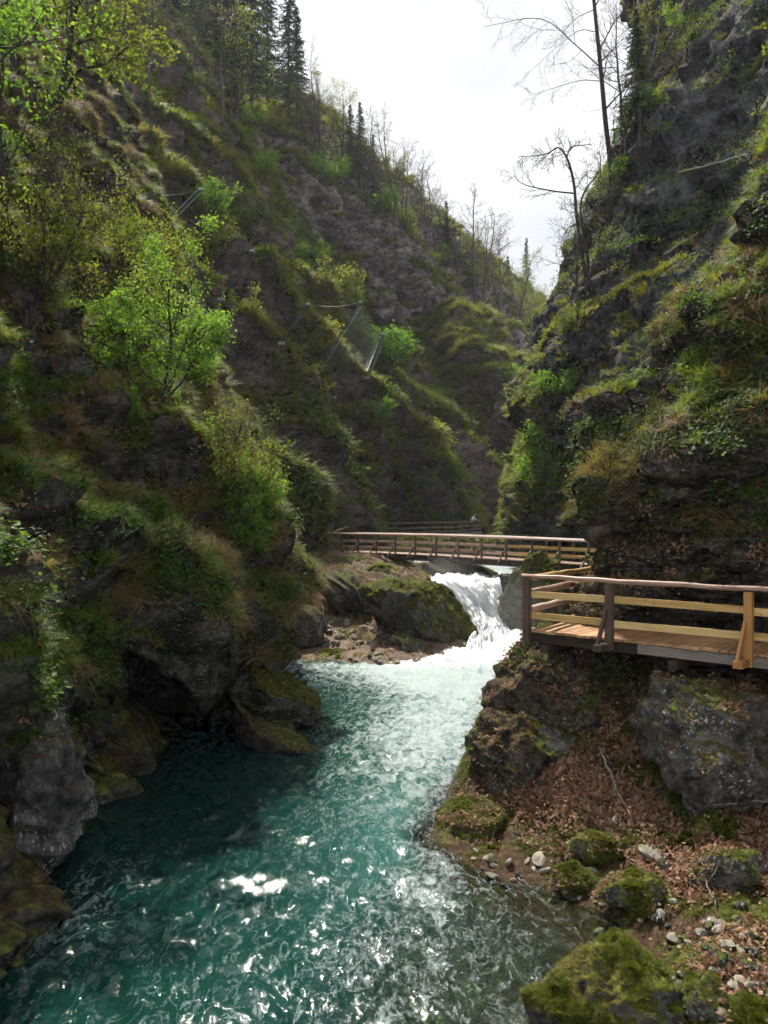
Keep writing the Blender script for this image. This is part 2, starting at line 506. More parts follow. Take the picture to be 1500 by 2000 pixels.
def build_patch(ctrl, nv, nu, face, strata, rough, seed=0.0, block=None):
    """ctrl: rows (bottom to top) of (px, py, Y); face: a point the surface looks at;
    strata: list of (normal, spacing, amplitude, warp); rough: list of (scale, amplitude, ridged)"""
    C = np.array([[P3(*c) for c in row] for row in ctrl])
    V = np.einsum('ai,ijk,bj->abk', cr_weights(nv, C.shape[0]), C, cr_weights(nu, C.shape[1]))
    N = normals(V)
    ctr = V.reshape(-1, 3).mean(0)
    if np.mean(np.sum(N * (np.array(face) - V), axis=2)) < 0: N = -N
    A = np.ones(V.shape[:2])
    p = V.reshape(-1, 3)
    h = np.zeros(len(p))
    for (nrm, sp, a, warp) in strata:
        nrm = np.array(nrm, float) / np.linalg.norm(nrm)
        s = p @ nrm / sp + warp * fbm(p / (sp * 2.2) + seed, 3) + 0.9 * fbm(p / (sp * 7) + seed + 5, 2)
        loc = 0.45 + 0.9 * np.clip(0.5 + fbm(p / (sp * 3.1) + seed + 9, 2), 0, 1)
        h += a * loc * (saw(s) - 0.5)
    if block:                                        # broken, blocky faces with sharp steps
        for (sc, a, k) in block:
            nb = fbm(p * np.array([1.0, 1.0, 1.6]) / sc + seed + 40, 3) * k + 0.25 * fbm(p / (0.25 * sc) + seed, 2)
            st = np.floor(nb) + sstep(0.0, 0.16, nb - np.floor(nb))
            h += a * st / k
    for (sc, a, rd) in rough:
        h += a * fbm(p / sc + seed + sc, 5, ridge=rd)
    V = V + N * (h * A.reshape(-1))[:, None].reshape(*N.shape[:2], 1)
    # fine shake so no row reads as a straight line
    q = V.reshape(-1, 3)
    V = V + (0.35 * rough[-1][1] * np.stack([fbm(q / rough[-1][0] * 1.7 + 31 * (k + 1), 3) for k in range(3)], -1)).reshape(V.shape)
    return V

SURF = {}
def put_surface(name, V, mat, kind='structure', face=(0, 10, 8), **kw):
    N = normals(V)
    if np.mean(np.sum(N * (np.array(face) - V), axis=2)) < 0:
        V = V[:, ::-1]
        N = normals(V)
    me = grid_mesh(name, V, mat)
    o = link(name, me, kind=kind, **kw)
    SURF[name] = (V, N)
    return o

# --- near left buttress (rows: bed, waterline, undercut, lip, then up the slope)
ctrl = [
    [(-290, 2250, 8.5), (10, 1900, 12.3), (110, 1750, 15.2), (270, 1620, 19.6), (430, 1600, 20.6), (560, 1570, 21.5), (520, 1420, 27), (545, 1330, 35), (600, 1200, 44)],
    [(-290, 2080, 8.6), (20, 1745, 12.6), (130, 1620, 15.6), (265, 1500, 20.0), (430, 1480, 21.2), (570, 1440, 21.8), (515, 1340, 27), (540, 1230, 35), (600, 1130, 44)],
    [(-310, 1800, 8.8), (10, 1560, 12.9), (80, 1480, 17.2), (235, 1390, 23.0), (390, 1370, 23.6), (545, 1350, 22.2), (500, 1290, 27), (540, 1190, 35), (590, 1100, 44)],
    [(-330, 1500, 8.9), (-10, 1380, 12.8), (110, 1330, 14.6), (270, 1248, 17.4), (400, 1212, 19.4), (515, 1220, 21.6), (490, 1200, 27), (508, 1140, 34), (510, 1070, 44)],
    [(-300, 1200, 9.2), (-40, 1180, 13.0), (90, 1160, 15.4), (250, 1120, 18.6), (390, 1080, 20.8), (492, 1120, 22.8), (500, 1090, 27), (512, 1065, 34.5), (490, 1020, 45)],
    [(-330, 850, 10.3), (-60, 900, 15.0), (70, 900, 18.0), (220, 890, 21.5), (350, 880, 24.2), (450, 985, 25.4), (480, 980, 29), (495, 965, 36), (470, 940, 46)],
    [(-360, 550, 12.0), (-80, 640, 18.0), (50, 650, 21.5), (190, 680, 25.0), (310, 710, 28.5), (390, 830, 29.5), (418, 850, 32.5), (445, 850, 38), (425, 840, 47)],
    [(-400, 250, 14.0), (-100, 380, 22.0), (30, 420, 26.0), (160, 460, 30.0), (270, 540, 34.0), (340, 660, 35.5), (362, 720, 37.5), (385, 730, 42), (370, 740, 49)],
    [(-440, -50, 17.0), (-130, 100, 27.0), (-10, 200, 32.0), (110, 250, 37.0), (220, 330, 42.0), (290, 480, 43.0), (310, 570, 44), (335, 600, 47), (325, 640, 53)],
    [(-480, -300, 20.0), (-160, -180, 33.0), (-60, -60, 40.0), (50, 20, 46.0), (160, 110, 52.0), (240, 280, 53.0), (265, 400, 53), (295, 470, 55), (285, 520, 60)],
]
VA = build_patch(ctrl, 410, 390, (8, 8, 12),
                 [(N_DIP, 3.4, 1.7, 1.0), ((0.5, 0.2, 0.8), 1.05, 0.55, 1.0), ((0.5, 0.5, 0.7), 0.27, 0.09, 0.8)],
                 [(5.0, 0.7, False), (1.4, 0.32, True), (0.33, 0.09, True)], 1.3, [(2.4, 1.0, 3.0)])
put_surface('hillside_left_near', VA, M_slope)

# --- middle left slope with its nose behind the bridge
ctrl = [
    [(170, 870, 44), (400, 1060, 46), (560, 1075, 52), (650, 1085, 60), (740, 1090, 68), (830, 1085, 77), (915, 1075, 82), (940, 1060, 92), (930, 1050, 104)],
    [(160, 810, 44), (390, 1000, 46), (555, 1030, 52), (640, 1040, 60), (730, 1035, 68), (825, 1025, 76), (913, 1000, 81), (940, 1000, 92), (930, 1000, 104)],
    [(140, 670, 46), (370, 860, 48), (530, 930, 54), (620, 940, 62), (710, 950, 69), (810, 950, 76), (908, 935, 81), (925, 940, 92), (915, 940, 104)],
    [(110, 510, 49), (340, 700, 51), (490, 780, 58), (580, 820, 65), (680, 860, 71), (780, 870, 77), (872, 862, 83), (880, 880, 93), (880, 880, 104)],
    [(80, 360, 53), (310, 550, 55), (450, 640, 62), (540, 690, 69), (640, 760, 74), (735, 790, 79), (805, 790, 86), (820, 820, 95), (830, 830, 105)],
    [(55, 230, 58), (285, 420, 60), (420, 500, 67), (505, 570, 74), (600, 650, 79), (690, 710, 84), (750, 735, 91), (780, 770, 99), (800, 790, 107)],
    [(32, 120, 64), (262, 310, 66), (390, 390, 73), (470, 460, 80), (560, 550, 86), (650, 630, 92), (715, 680, 99), (750, 730, 105), (780, 760, 111)],
    [(10, -10, 71), (240, 180, 73), (360, 280, 80), (440, 360, 88), (525, 450, 95), (610, 550, 101), (685, 630, 107), (730, 690, 112), (770, 740, 116)],
    [(-15, -160, 80), (215, 30, 82), (325, 150, 90), (405, 255, 98), (490, 350, 104), (580, 470, 109), (660, 580, 113), (710, 650, 117), (760, 720, 121)],
    [(-40, -340, 92), (190, -150, 94), (290, 0, 102), (380, 150, 108), (460, 270, 112), (550, 400, 116), (640, 530, 120), (700, 610, 124), (750, 700, 127)],
]
VM = build_patch(ctrl, 340, 330, (10, 20, 40),
                 [(N_DIP, 9.0, 5.0, 0.8), (N_DIP, 3.0, 1.4, 0.9)],
                 [(14.0, 1.6, False), (3.4, 0.8, True), (0.9, 0.2, True)], 4.7, [(9.0, 2.2, 3.0)])
put_surface('hillside_left_middle', VM, M_far)

# --- long ridge under the skyline, with its rock band
ctrl = [
    [(250, 420, 104), (420, 480, 108), (560, 620, 112), (690, 720, 114), (790, 760, 116), (860, 760, 120), (930, 790, 128), (1000, 830, 138), (1080, 860, 150), (1180, 900, 160)],
    [(250, 300, 106), (430, 390, 108), (560, 500, 111), (655, 585, 112), (760, 650, 114), (850, 670, 119), (920, 700, 128), (990, 760, 140), (1070, 800, 152), (1180, 850, 162)],
    [(240, 200, 108), (440, 320, 109), (575, 420, 111), (665, 480, 111), (765, 575, 113), (850, 600, 117), (910, 640, 128), (980, 710, 142), (1060, 760, 155), (1180, 800, 165)],
    [(230, 110, 112), (450, 265, 112), (590, 330, 113), (690, 395, 115), (790, 470, 118), (870, 535, 124), (925, 590, 134), (980, 655, 148), (1060, 715, 160), (1180, 760, 170)],
    [(225, 70, 118), (460, 228, 120), (605, 295, 121), (705, 368, 124), (805, 450, 128), (880, 512, 134), (940, 570, 144), (990, 630, 158), (1070, 690, 170), (1180, 730, 180)],
    [(220, 20, 135), (450, 180, 140), (600, 262, 145), (710, 350, 148), (815, 440, 152), (890, 500, 160), (950, 555, 170), (1005, 610, 185), (1080, 660, 195), (1180, 700, 205)],
    [(200, -80, 165), (440, 100, 175), (600, 240, 180), (720, 345, 185), (825, 435, 190), (900, 495, 200), (960, 550, 210), (1020, 590, 225), (1090, 630, 235), (1180, 680, 245)],
]
VF = build_patch(ctrl, 200, 340, (20, 30, 60),
                 [(N_DIP, 11.0, 4.5, 0.9), ((0.5, 0.2, 0.8), 3.6, 1.6, 1.0)],
                 [(20.0, 2.0, False), (5.0, 1.2, True), (1.2, 0.3, True)], 8.1, [(12.0, 5.5, 3.0)])
put_surface('ridge_far', VF, M_ridge)

# --- spur across the gorge with the dark hollow at its foot
ctrl = [
    [(760, 1080, 112), (850, 1075, 108), (920, 1070, 104), (980, 1070, 102), (1050, 1070, 100), (1150, 1070, 96)],
    [(770, 1000, 112), (860, 1000, 110), (925, 1000, 110), (985, 1000, 108), (1050, 1000, 104), (1150, 1000, 98)],
    [(775, 930, 112), (865, 930, 108), (920, 930, 110), (985, 930, 108), (1050, 930, 104), (1150, 940, 98)],
    [(780, 870, 112), (860, 870, 104), (910, 870, 100), (970, 880, 99), (1040, 890, 98), (1150, 900, 96)],
    [(785, 800, 114), (850, 800, 103), (900, 800, 97), (960, 815, 96), (1045, 835, 95), (1150, 860, 95)],
    [(790, 730, 116), (850, 725, 106), (900, 715, 99), (960, 735, 97), (1040, 785, 97), (1150, 830, 97)],
    [(800, 690, 120), (855, 670, 112), (897, 640, 105), (945, 675, 103), (1030, 762, 103), (1150, 815, 103)],
    [(810, 670, 128), (860, 645, 124), (900, 620, 118), (950, 665, 116), (1030, 755, 116), (1150, 810, 114)],
]
VS = build_patch(ctrl, 200, 180, (20, 30, 20),
                 [(N_DIP, 6.0, 2.2, 1.0), ((0.3, 0.1, 0.9), 2.4, 0.9, 1.0)],
                 [(9.0, 1.8, False), (3.0, 1.0, True), (0.9, 0.25, True)], 12.9, [(8.0, 3.0, 3.0)])
put_surface('spur_across_gorge', VS, M_far)

# --- big grey cliff on the right, farther part (columns from its hidden back edge to the right)
ctrl = [
    [(1060, 1150, 66), (1040, 1150, 56), (1070, 1160, 50), (1140, 1190, 47), (1220, 1200, 44), (1350, 1200, 35), (1560, 1250, 31)],
    [(1050, 1050, 66), (1022, 1052, 56), (1045, 1060, 51), (1120, 1070, 48), (1220, 1080, 45), (1350, 1080, 36), (1560, 1080, 32)],
    [(1060, 950, 66), (1040, 950, 56), (1062, 950, 50), (1130, 950, 47), (1230, 960, 44), (1360, 960, 36), (1560, 960, 32)],
    [(1090, 850, 66), (1068, 850, 55), (1090, 850, 49), (1160, 850, 46), (1260, 850, 42), (1380, 850, 36), (1560, 840, 33)],
    [(1110, 740, 64), (1085, 740, 53), (1105, 740, 48), (1180, 730, 45), (1280, 730, 41), (1400, 720, 37), (1560, 700, 34)],
    [(1135, 620, 66), (1110, 610, 55), (1135, 600, 50), (1200, 590, 47), (1300, 590, 44), (1420, 580, 40), (1570, 560, 36)],
    [(1175, 480, 68), (1155, 490, 57), (1185, 470, 52), (1240, 450, 48), (1330, 430, 46), (1440, 430, 42), (1580, 420, 37)],
    [(1240, 330, 70), (1218, 345, 59), (1245, 320, 54), (1290, 300, 50), (1370, 280, 47), (1470, 280, 43), (1590, 280, 38)],
    [(1295, 190, 73), (1270, 200, 62), (1290, 180, 57), (1330, 150, 53), (1400, 130, 49), (1490, 120, 45), (1600, 120, 40)],
    [(1300, 20, 78), (1275, 20, 66), (1295, 0, 61), (1340, -20, 56), (1410, -30, 52), (1500, -40, 47), (1610, -40, 42)],
    [(1300, -250, 86), (1270, -250, 74), (1295, -260, 68), (1340, -270, 62), (1410, -270, 57), (1500, -270, 51), (1620, -270, 46)],
]
VR = build_patch(ctrl, 340, 260, (-10, 10, 10),
                 [((-0.6, 0.1, 0.75), 7.0, 0.8, 1.0), ((-0.5, -0.3, 0.7), 2.2, 0.35, 1.0)],
                 [(10.0, 0.9, True), (2.4, 0.45, True), (0.7, 0.18, True)], 21.0, [(7.0, 2.4, 3.0)])
put_surface('cliff_right_far', VR, M_cliff)

# --- near right cliff with the leaf-strewn slope above the boardwalk
ctrl = [
    [(1600, 1400, 25), (1215, 1500, 18.0), (1330, 1550, 16.6), (1500, 1620, 15.6), (1720, 1700, 13.2), (2050, 1900, 10)],
    [(1560, 1270, 25), (1205, 1270, 18.2), (1320, 1290, 17.3), (1500, 1310, 16.2), (1720, 1330, 13.4), (2050, 1380, 10)],
    [(1540, 1180, 25), (1200, 1180, 17.9), (1320, 1190, 17.0), (1500, 1190, 15.6), (1720, 1190, 13.6), (2050, 1200, 10.2)],
    [(1520, 1100, 25), (1194, 1100, 17.8), (1310, 1090, 16.8), (1490, 1085, 15.4), (1720, 1080, 13.4), (2050, 1080, 10.2)],
    [(1500, 1040, 25), (1182, 1030, 17.7), (1290, 1020, 16.8), (1470, 1010, 15.5), (1710, 1000, 13.4), (2050, 990, 10.2)],
    [(1500, 930, 26), (1168, 930, 18.0), (1270, 910, 16.7), (1450, 890, 15.4), (1700, 870, 13.5), (2050, 850, 10.6)],
    [(1500, 840, 28), (1205, 850, 20.0), (1300, 810, 17.6), (1450, 770, 16.2), (1700, 720, 14.8), (2050, 680, 11.5)],
    [(1530, 760, 31), (1285, 760, 20.4), (1365, 700, 18.6), (1470, 640, 16.9), (1700, 560, 14.8), (2050, 480, 12.8)],
    [(1560, 660, 34), (1370, 660, 21.6), (1440, 590, 19.6), (1500, 500, 17.9), (1700, 380, 15.8), (2050, 250, 14.3)],
    [(1600, 540, 38), (1455, 560, 23.4), (1505, 470, 21.4), (1540, 350, 19.4), (1720, 180, 17.0), (2050, 0, 16.0)],
    [(1640, 400, 42), (1520, 440, 29.0), (1565, 330, 26.6), (1580, 180, 23.4), (1740, -50, 19.8), (2050, -250, 18.0)],
]
VB = build_patch(ctrl, 400, 370, (-10, 5, 8),
                 [((-0.45, 0.15, 1.0), 2.3, 0.5, 0.9), ((-0.15, 0.05, 1.0), 0.5, 0.2, 0.6), ((-0.1, 0.02, 1.0), 0.15, 0.05, 0.7)],
                 [(3.6, 0.8, False), (1.2, 0.32, True), (0.3, 0.1, True)], 33.0, [(2.2, 1.0, 3.0)])
put_surface('cliff_right_near', VB, M_near)

# --- banks as height fields through measured points
def rbf_field(pts, xs, ys, c=0.35):
    pts = np.array(pts, float)
    d = np.linalg.norm(pts[:, None, :2] - pts[None, :, :2], axis=2)
    A = np.sqrt(d * d + c * c)
    n = len(pts)
    M_ = np.zeros((n + 1, n + 1)); M_[:n, :n] = A; M_[n, :n] = 1; M_[:n, n] = 1
    w = np.linalg.solve(M_, np.concatenate([pts[:, 2], [0]]))
    X, Y = np.meshgrid(xs, ys)
    Z = np.full(X.shape, w[n])
    for k in range(n):
        Z += w[k] * np.sqrt((X - pts[k, 0])**2 + (Y - pts[k, 1])**2 + c * c)
    return X, Y, Z

def wl_pt(px, py):
    return P3(px, py, CAM_Z * FPX / (py - 1000.0))

bank_pts = [wl_pt(*q) for q in ((838, 1640), (860, 1672), (920, 1697), (1010, 1722), (1110, 1762), (1210, 1805), (1255, 1850), (1290, 1900), (1300, 1980))]
bank_pts += [P3(*q) for q in (
    (1300, 1720, 12.1), (1400, 1780, 11.0), (1500, 1830, 10.2), (1350, 1900, 9.7), (1500, 1960, 8.9), (1420, 1680, 12.4), (1200, 1690, 12.9),
    (1050, 1650, 13.9), (950, 1620, 14.7), (1090, 1560, 14.7), (1000, 1545, 15.4), (1230, 1560, 14.2), (1200, 1470, 15.2), (1120, 1450, 15.6), (1300, 1500, 14.4),
    (960, 1480, 16.2), (1000, 1400, 16.6), (1080, 1340, 16.8), (1150, 1330, 16.4), (1250, 1360, 16.2), (1060, 1262, 17.2), (1130, 1255, 17.3), (1000, 1290, 17.3),
    (1250, 1275, 17.0), (1400, 1330, 16.4), (1500, 1400, 15.0), (1500, 1560, 13.6), (1500, 1700, 12.0), (1650, 1500, 13.0), (1650, 1800, 10.5), (1700, 2000, 8.5), (960, 1350, 17.4))]
bank_pts += [(x, y, z) for x, y, z in (
    (-3, 10, -1.6), (-3, 14, -1.8), (-3, 18, -1.8), (0, 16, -1.3), (0.2, 14, -0.9), (0.5, 12.5, -0.42), (1.3, 11.6, -0.32), (2.2, 11.0, -0.28), (1.0, 10.2, -0.3), (2.6, 10.2, -0.25), (2.2, 9.2, -0.25), (0, 9, -0.42), (-0.9, 8.6, -0.6), (-0.2, 11.0, -0.55), (0.2, 7.5, -0.4), (3.4, 8.2, 0.05), (3.0, 7.0, -0.2),
    (1.2, 18.2, -1.3), (2.2, 19.8, -1.2), (3.6, 21.5, -1.0), (0.6, 20, -1.6), (5, 23, -1), (8, 22, 2.5), (7, 19, 3.1), (9.5, 10, 2.2), (9.5, 15, 3.5), (5.5, 19.6, 3.1), (4.0, 18.9, 2.9), (5.2, 6, .6), (9, 6, 1.6))]
X, Y, Z = rbf_field(bank_pts, np.linspace(-3.0, 9.5, 350), np.linspace(6.0, 23.0, 390))
p = np.stack([X, Y, Z], -1).reshape(-1, 3)
lift = sstep(-0.4, 0.6, p[:, 2])
hh = (0.16 * fbm(p / 1.3 + 3, 4) + 0.10 * fbm(p / 0.45 + 7, 4, ridge=True) + 0.03 * fbm(p / 0.13 + 2, 3)) * (0.35 + 0.65 * lift)
VC = p.reshape(*X.shape, 3).copy()
VC[..., 2] += hh.reshape(X.shape)
put_surface('bank_right', VC, M_bank, face=(3, 10, 60))

beach_pts = [wl_pt(*q) for q in ((520, 1296), (600, 1297), (700, 1298), (800, 1296), (880, 1288), (925, 1272))]
beach_pts += [P3(*q) for q in ((560, 1270, 34), (650, 1255, 35), (720, 1240, 35.5), (600, 1200, 38), (680, 1200, 38.5), (760, 1180, 38.5), (540, 1190, 37), (650, 1150, 41.5), (730, 1130, 41.5), (780, 1120, 42),
    (830, 1150, 41), (850, 1140, 43), (560, 1130, 40), (640, 1100, 47), (740, 1090, 49), (800, 1100, 50), (850, 1120, 50), (820, 1200, 37.5), (480, 1200, 36))]
beach_pts += [(x, y, z) for x, y, z in ((-6, 28, -1), (-2, 28.5, -1.2), (2, 29, -1.3), (4.6, 33, -1.2), (6, 36, -0.8), (5, 40, 0.6), (5, 46, 1.2), (-8, 34, 2), (-8, 48, 4), (3, 55, 1.6), (-2, 56, 3.2), (-8, 60, 4.5), (2, 62, 2.4), (7, 50, 1.3), (7, 60, 1.6))]
X, Y, Z = rbf_field(beach_pts, np.linspace(-9, 7.5, 240), np.linspace(28, 62, 300))
p = np.stack([X, Y, Z], -1).reshape(-1, 3)
s = p @ N_DIP / 0.55 + 0.7 * fbm(p / 1.6, 3)
hh = 0.28 * (saw(s) - 0.5) * sstep(0.5, 1.3, p[:, 2]) + 0.3 * fbm(p / 2.1, 3) * sstep(0.1, 1.2, p[:, 2]) + 0.13 * fbm(p / 0.5 + 4, 4, ridge=True)
VD = p.reshape(*X.shape, 3).copy()
VD[..., 2] += hh.reshape(X.shape)
put_surface('beach_left', VD, M_beach, face=(3, 10, 60))

# bed of the river under everything
xs, ys = np.linspace(-40, 40, 60), np.linspace(-10, 140, 90)
X, Y = np.meshgrid(xs, ys)
Zb = -2.2 + 2.6 * sstep(36, 46, Y) + 0.25 * perlin(np.stack([X, Y, X * 0], -1).reshape(-1, 3) / 4).reshape(X.shape)
put_surface('riverbed', np.stack([X, Y, Zb], -1), M_beach, face=(0, 10, 60))

# ------------------------------------------------------------------ water
def water_mat():
    t = NT('mat_water')
    foam = t.attr('foam'); depth = t.attr('depth'); aer = t.attr('aerated')
    mp = t.mapping(scale=(1.0, 0.55, 1.0), rot=(0, 0, math.radians(-18)))
    n1 = t.noise(3.2, 4, 0.66, mp, 1.2)
    n2 = t.noise(11.0, 4, 0.7, mp, 0.9)
    n3 = t.noise(26.0, 2, 0.6)
    # foam: broken into threads
    fb = t.math('ADD', t.math('MULTIPLY', n1, 0.55), t.math('ADD', t.math('MULTIPLY', n2, 0.3), t.math('MULTIPLY', n3, 0.15)))
    ft = t.math('SUBTRACT', t.math('ADD', fb, t.math('MULTIPLY', foam, 0.75)), 0.63)
    ff = t.gray(t.math('ADD', t.math('MULTIPLY', ft, 2.2), 0.3), 0.3, 0.72)
    th = t.noise(1.5, 5, 0.62, t.mapping(scale=(1.0, 0.4, 1.0), rot=(0, 0, math.radians(-18))), 2.2)
    th = t.math('ABSOLUTE', t.math('SUBTRACT', th, 0.5))                    # thin threads of bubbles along the flow
    th = t.math('MULTIPLY', t.gray(th, 0.035, 0.0), t.gray(n2, 0.42, 0.62))
    ff = t.math('MAXIMUM', ff, t.math('MULTIPLY', th, t.math('MULTIPLY', t.gray(foam, 0.02, 0.13), 0.6)))
    body = t.mix(aer, (0.003, 0.024, 0.0185), (0.05, 0.165, 0.138))
    body = t.mix(t.math('MULTIPLY', t.gray(n1, 0.35, 0.7), 0.5), body, (0.007, 0.042, 0.033))
    nb = t.bump(t.math('ADD', t.math('MULTIPLY', n2, 0.7), t.math('MULTIPLY', n3, 0.3)), 0.32, 0.05)
    deep = t.principled(body, 0.06, 0.5, nb)
    deep.node.inputs['IOR'].default_value = 1.333
    gl = t.n.new('ShaderNodeBsdfGlossy'); gl.inputs['Roughness'].default_value = 0.04
    t.l.new(nb, gl.inputs['Normal'])
    trn = t.n.new('ShaderNodeBsdfTransparent'); trn.inputs['Color'].default_value = (0.62, 0.74, 0.62, 1)
    fr = t.n.new('ShaderNodeFresnel'); fr.inputs['IOR'].default_value = 1.333; t.l.new(nb, fr.inputs['Normal'])
    sh = t.n.new('ShaderNodeMixShader'); t.l.new(fr.outputs[0], sh.inputs[0]); t.l.new(trn.outputs[0], sh.inputs[1]); t.l.new(gl.outputs[0], sh.inputs[2])
    m1 = t.n.new('ShaderNodeMixShader')
    t.l.new(t.gray(depth, 0.15, 0.85), m1.inputs[0]); t.l.new(sh.outputs[0], m1.inputs[1]); t.l.new(deep, m1.inputs[2])
    fo = t.principled(t.mix(t.attr('thick'), (0.36, 0.43, 0.43), (0.8, 0.83, 0.85)), 0.7, 0.2, t.bump(t.math('ADD', n2, n3), 0.7, 0.06))
    m2 = t.n.new('ShaderNodeMixShader')
    t.l.new(ff, m2.inputs[0]); t.l.new(m1.outputs[0], m2.inputs[1]); t.l.new(fo, m2.inputs[2])
    return t.finish(m2.outputs[0])
M_water = water_mat()

def waves(p, a=1.0):
    q = p.copy()
    c_, s_ = math.cos(math.radians(20)), math.sin(math.radians(20))
    u = q[:, 0] * c_ + q[:, 1] * s_
    v = -q[:, 0] * s_ + q[:, 1] * c_
    w = np.stack([u, v * 0.42, u * 0], -1)
    wx = w + 0.35 * np.stack([fbm(w / 1.3 + 9, 2), fbm(w / 1.3 + 19, 2), u * 0], -1)
    h = 0.085 * fbm(wx / 1.9, 3) + 0.08 * fbm(wx / 0.55 + 3, 4, ridge=True) + 0.024 * fbm(wx / 0.22 + 5, 3, ridge=True)
    return a * h

X, Y = np.meshgrid(np.linspace(-9, 7, 430), np.geomspace(3.5, 35.5, 470))
p = np.stack([X, Y, X * 0], -1).reshape(-1, 3)
x, y = p[:, 0], p[:, 1]
bx = np.interp(y, [3, 10, 14, 18, 22, 26, 30, 34, 38], [-1.5, -0.5, 0.9, 1.0, 1.6, 2.3, 3.2, 4.3, 4.6])      # current line
turb = np.exp(-((x - bx) / (1.6 + 0.05 * y))**2)
foam = 1.05 * sstep(25.0, 33.5, y) * (0.3 + 0.7 * turb) + 0.26 * turb * sstep(13, 22, y) + 0.10 * turb + 0.035
foam += 0.13 * np.exp(-(((x - 0.75) / 0.4)**2 + ((y - 13.0) / 1.2)**2)) + 0.05 * np.exp(-(((x - 0.5) / 1.2)**2 + ((y - 11.4) / 2.0)**2))
foam += 0.16 * np.exp(-(((x + 4.6) / 0.6)**2 + ((y - 12.0) / 1.5)**2))
cave = np.clip(np.exp(-(((x + 4.3) / 1.9)**2 + ((y - 18.3) / 2.6)**2)), 0, 1)
foam *= 1 - 0.9 * cave
beach_near = sstep(30.5, 32, y) * sstep(2.2, -1.0, x)
foam *= 1 - 0.6 * beach_near
aer = np.clip(0.6 * np.exp(-(((x - 0.6) / 1.5)**2 + ((y - 15.0) / 3.2)**2)) + 0.35 * turb * sstep(15, 26, y) + 0.1 * turb, 0, 1) * (1 - cave)
# depth over the built bank
zb = np.full(len(p), -1.6)
gx, gy = VC[0, :, 0], VC[:, 0, 1]
if gx[0] > gx[-1]: VCr = VC[:, ::-1]
else: VCr = VC
gx = VCr[0, :, 0]
ix = np.clip(np.searchsorted(gx, x), 0, len(gx) - 1); iy = np.clip(np.searchsorted(gy, y), 0, len(gy) - 1)
ins = (x > gx[0]) & (x < gx[-1]) & (y > gy[0]) & (y < gy[-1])
zb[ins] = VCr[iy[ins], ix[ins], 2]
dep = np.clip(-zb, 0, 2)
amp = (1.0 + 0.5 * turb) * (0.35 + 0.65 * sstep(0, 0.6, dep)) * (1 - 0.55 * cave) * (1 + 1.3 * sstep(26, 33, y) * turb)
p[:, 2] = waves(p, 1.0) * amp + 0.12 * np.exp(-(((x - 0.9) / 0.5)**2 + ((y - 13.4) / 1.2)**2))
V = p.reshape(*X.shape, 3)
me = grid_mesh('river', V, M_water, attrs={'foam': foam, 'depth': dep, 'aerated': aer, 'thick': sstep(29, 34, y) * turb})
link('river', me, kind='structure')

X, Y = np.meshgrid(np.linspace(0, 12, 110), np.linspace(45.5, 85, 150))
p = np.stack([X, Y, X * 0 + 2.32 + (Y - 40) * 0.012], -1).reshape(-1, 3)
p[:, 2] += waves(p, 1.6)
on = np.ones(len(p))
link('river_upper', grid_mesh('river_upper', p.reshape(*X.shape, 3), M_water, attrs={'foam': 0.42 * on, 'depth': 2 * on, 'aerated': 0.35 * on, 'thick': 0 * on}), kind='structure')

C = np.array([[P3(*c) for c in row] for row in [
    [(835, 1120, 46), (910, 1119, 46), (980, 1118, 46)],
    [(842, 1133, 42), (905, 1132, 42), (975, 1130, 42)],
    [(846, 1143, 40.6), (908, 1141, 40.6), (975, 1138, 40.6)],
    [(882, 1166, 39.7), (932, 1174, 39.5), (985, 1176, 39.4)],
    [(912, 1212, 38.4), (958, 1222, 38.1), (1005, 1220, 38.0)],
    [(925, 1248, 36.8), (975, 1254, 36.5), (1050, 1248, 36.3)],
    [(900, 1292, 32.6), (980, 1294, 32.4), (1080, 1292, 32.2)]]])
V = np.einsum('ai,ijk,bj->abk', cr_weights(240, 7), C, cr_weights(150, 3))
p = V.reshape(-1, 3)
N = normals(V).reshape(-1, 3)
N[N[:, 2] < 0] *= -1
vv = np.repeat(np.linspace(0, 1, 240), 150)
bell = sstep(0.25, 0.5, vv) * (1 - sstep(0.93, 1.0, vv))
uu = np.tile(np.linspace(0, 1, 150), 240)
q = np.stack([uu * 9 + 0.5 * np.sin(vv * 9), vv * 7, 0 * uu], -1)
sp = sstep(0.55, 0.9, vv)
p = p + N * ((0.9 * fbm(q * 0.55 + 2, 3) + 0.28 * fbm(q * np.array([1.6, 0.9, 1]) + 4, 3, ridge=True) * (1 - 0.3 * sp) + 0.2 * fbm(q * np.array([3.5, 3.0, 1]) + 9, 3, ridge=True) * (0.25 + 0.75 * sp)) * (0.4 + 0.6 * bell))[:, None]
fo = 0.7 + 0.7 * sstep(0.2, 0.34, vv)
link('waterfall', grid_mesh('waterfall', p.reshape(V.shape), M_water, attrs={'foam': fo, 'depth': 0 * vv + 2, 'aerated': 0 * vv + 0.8, 'thick': 0 * vv + 1.0}), kind='structure')
# ------------------------------------------------------------------ places on the built ground
def proj(V):
    y = np.maximum(V[..., 1], 0.5)
    return 750 + V[..., 0] / y * FPX, 1000 - (V[..., 2] - CAM_Z) / y * FPX

_pj = {}
def hit(name, px, py):
    """the point of a built surface seen in this direction (its nearest vertex), the front sheet first"""
    if name not in _pj:
        _pj[name] = proj(SURF[name][0])
    a, b = _pj[name]
    d = (a - px)**2 + (b - py)**2
    V = SURF[name][0]
    near = d < max(d.min() + 60, 100)
    Yv = np.where(near, V[..., 1], 1e9)
    k = np.unravel_index(np.argmin(Yv), Yv.shape)
    return V[k].copy()

def empty(name, loc, label=None, cat=None, group=None, rotz=0.0):
    o = link(name, None, label=label, cat=cat, group=group, loc=loc)
    o.rotation_euler = (0, 0, rotz)
    return o

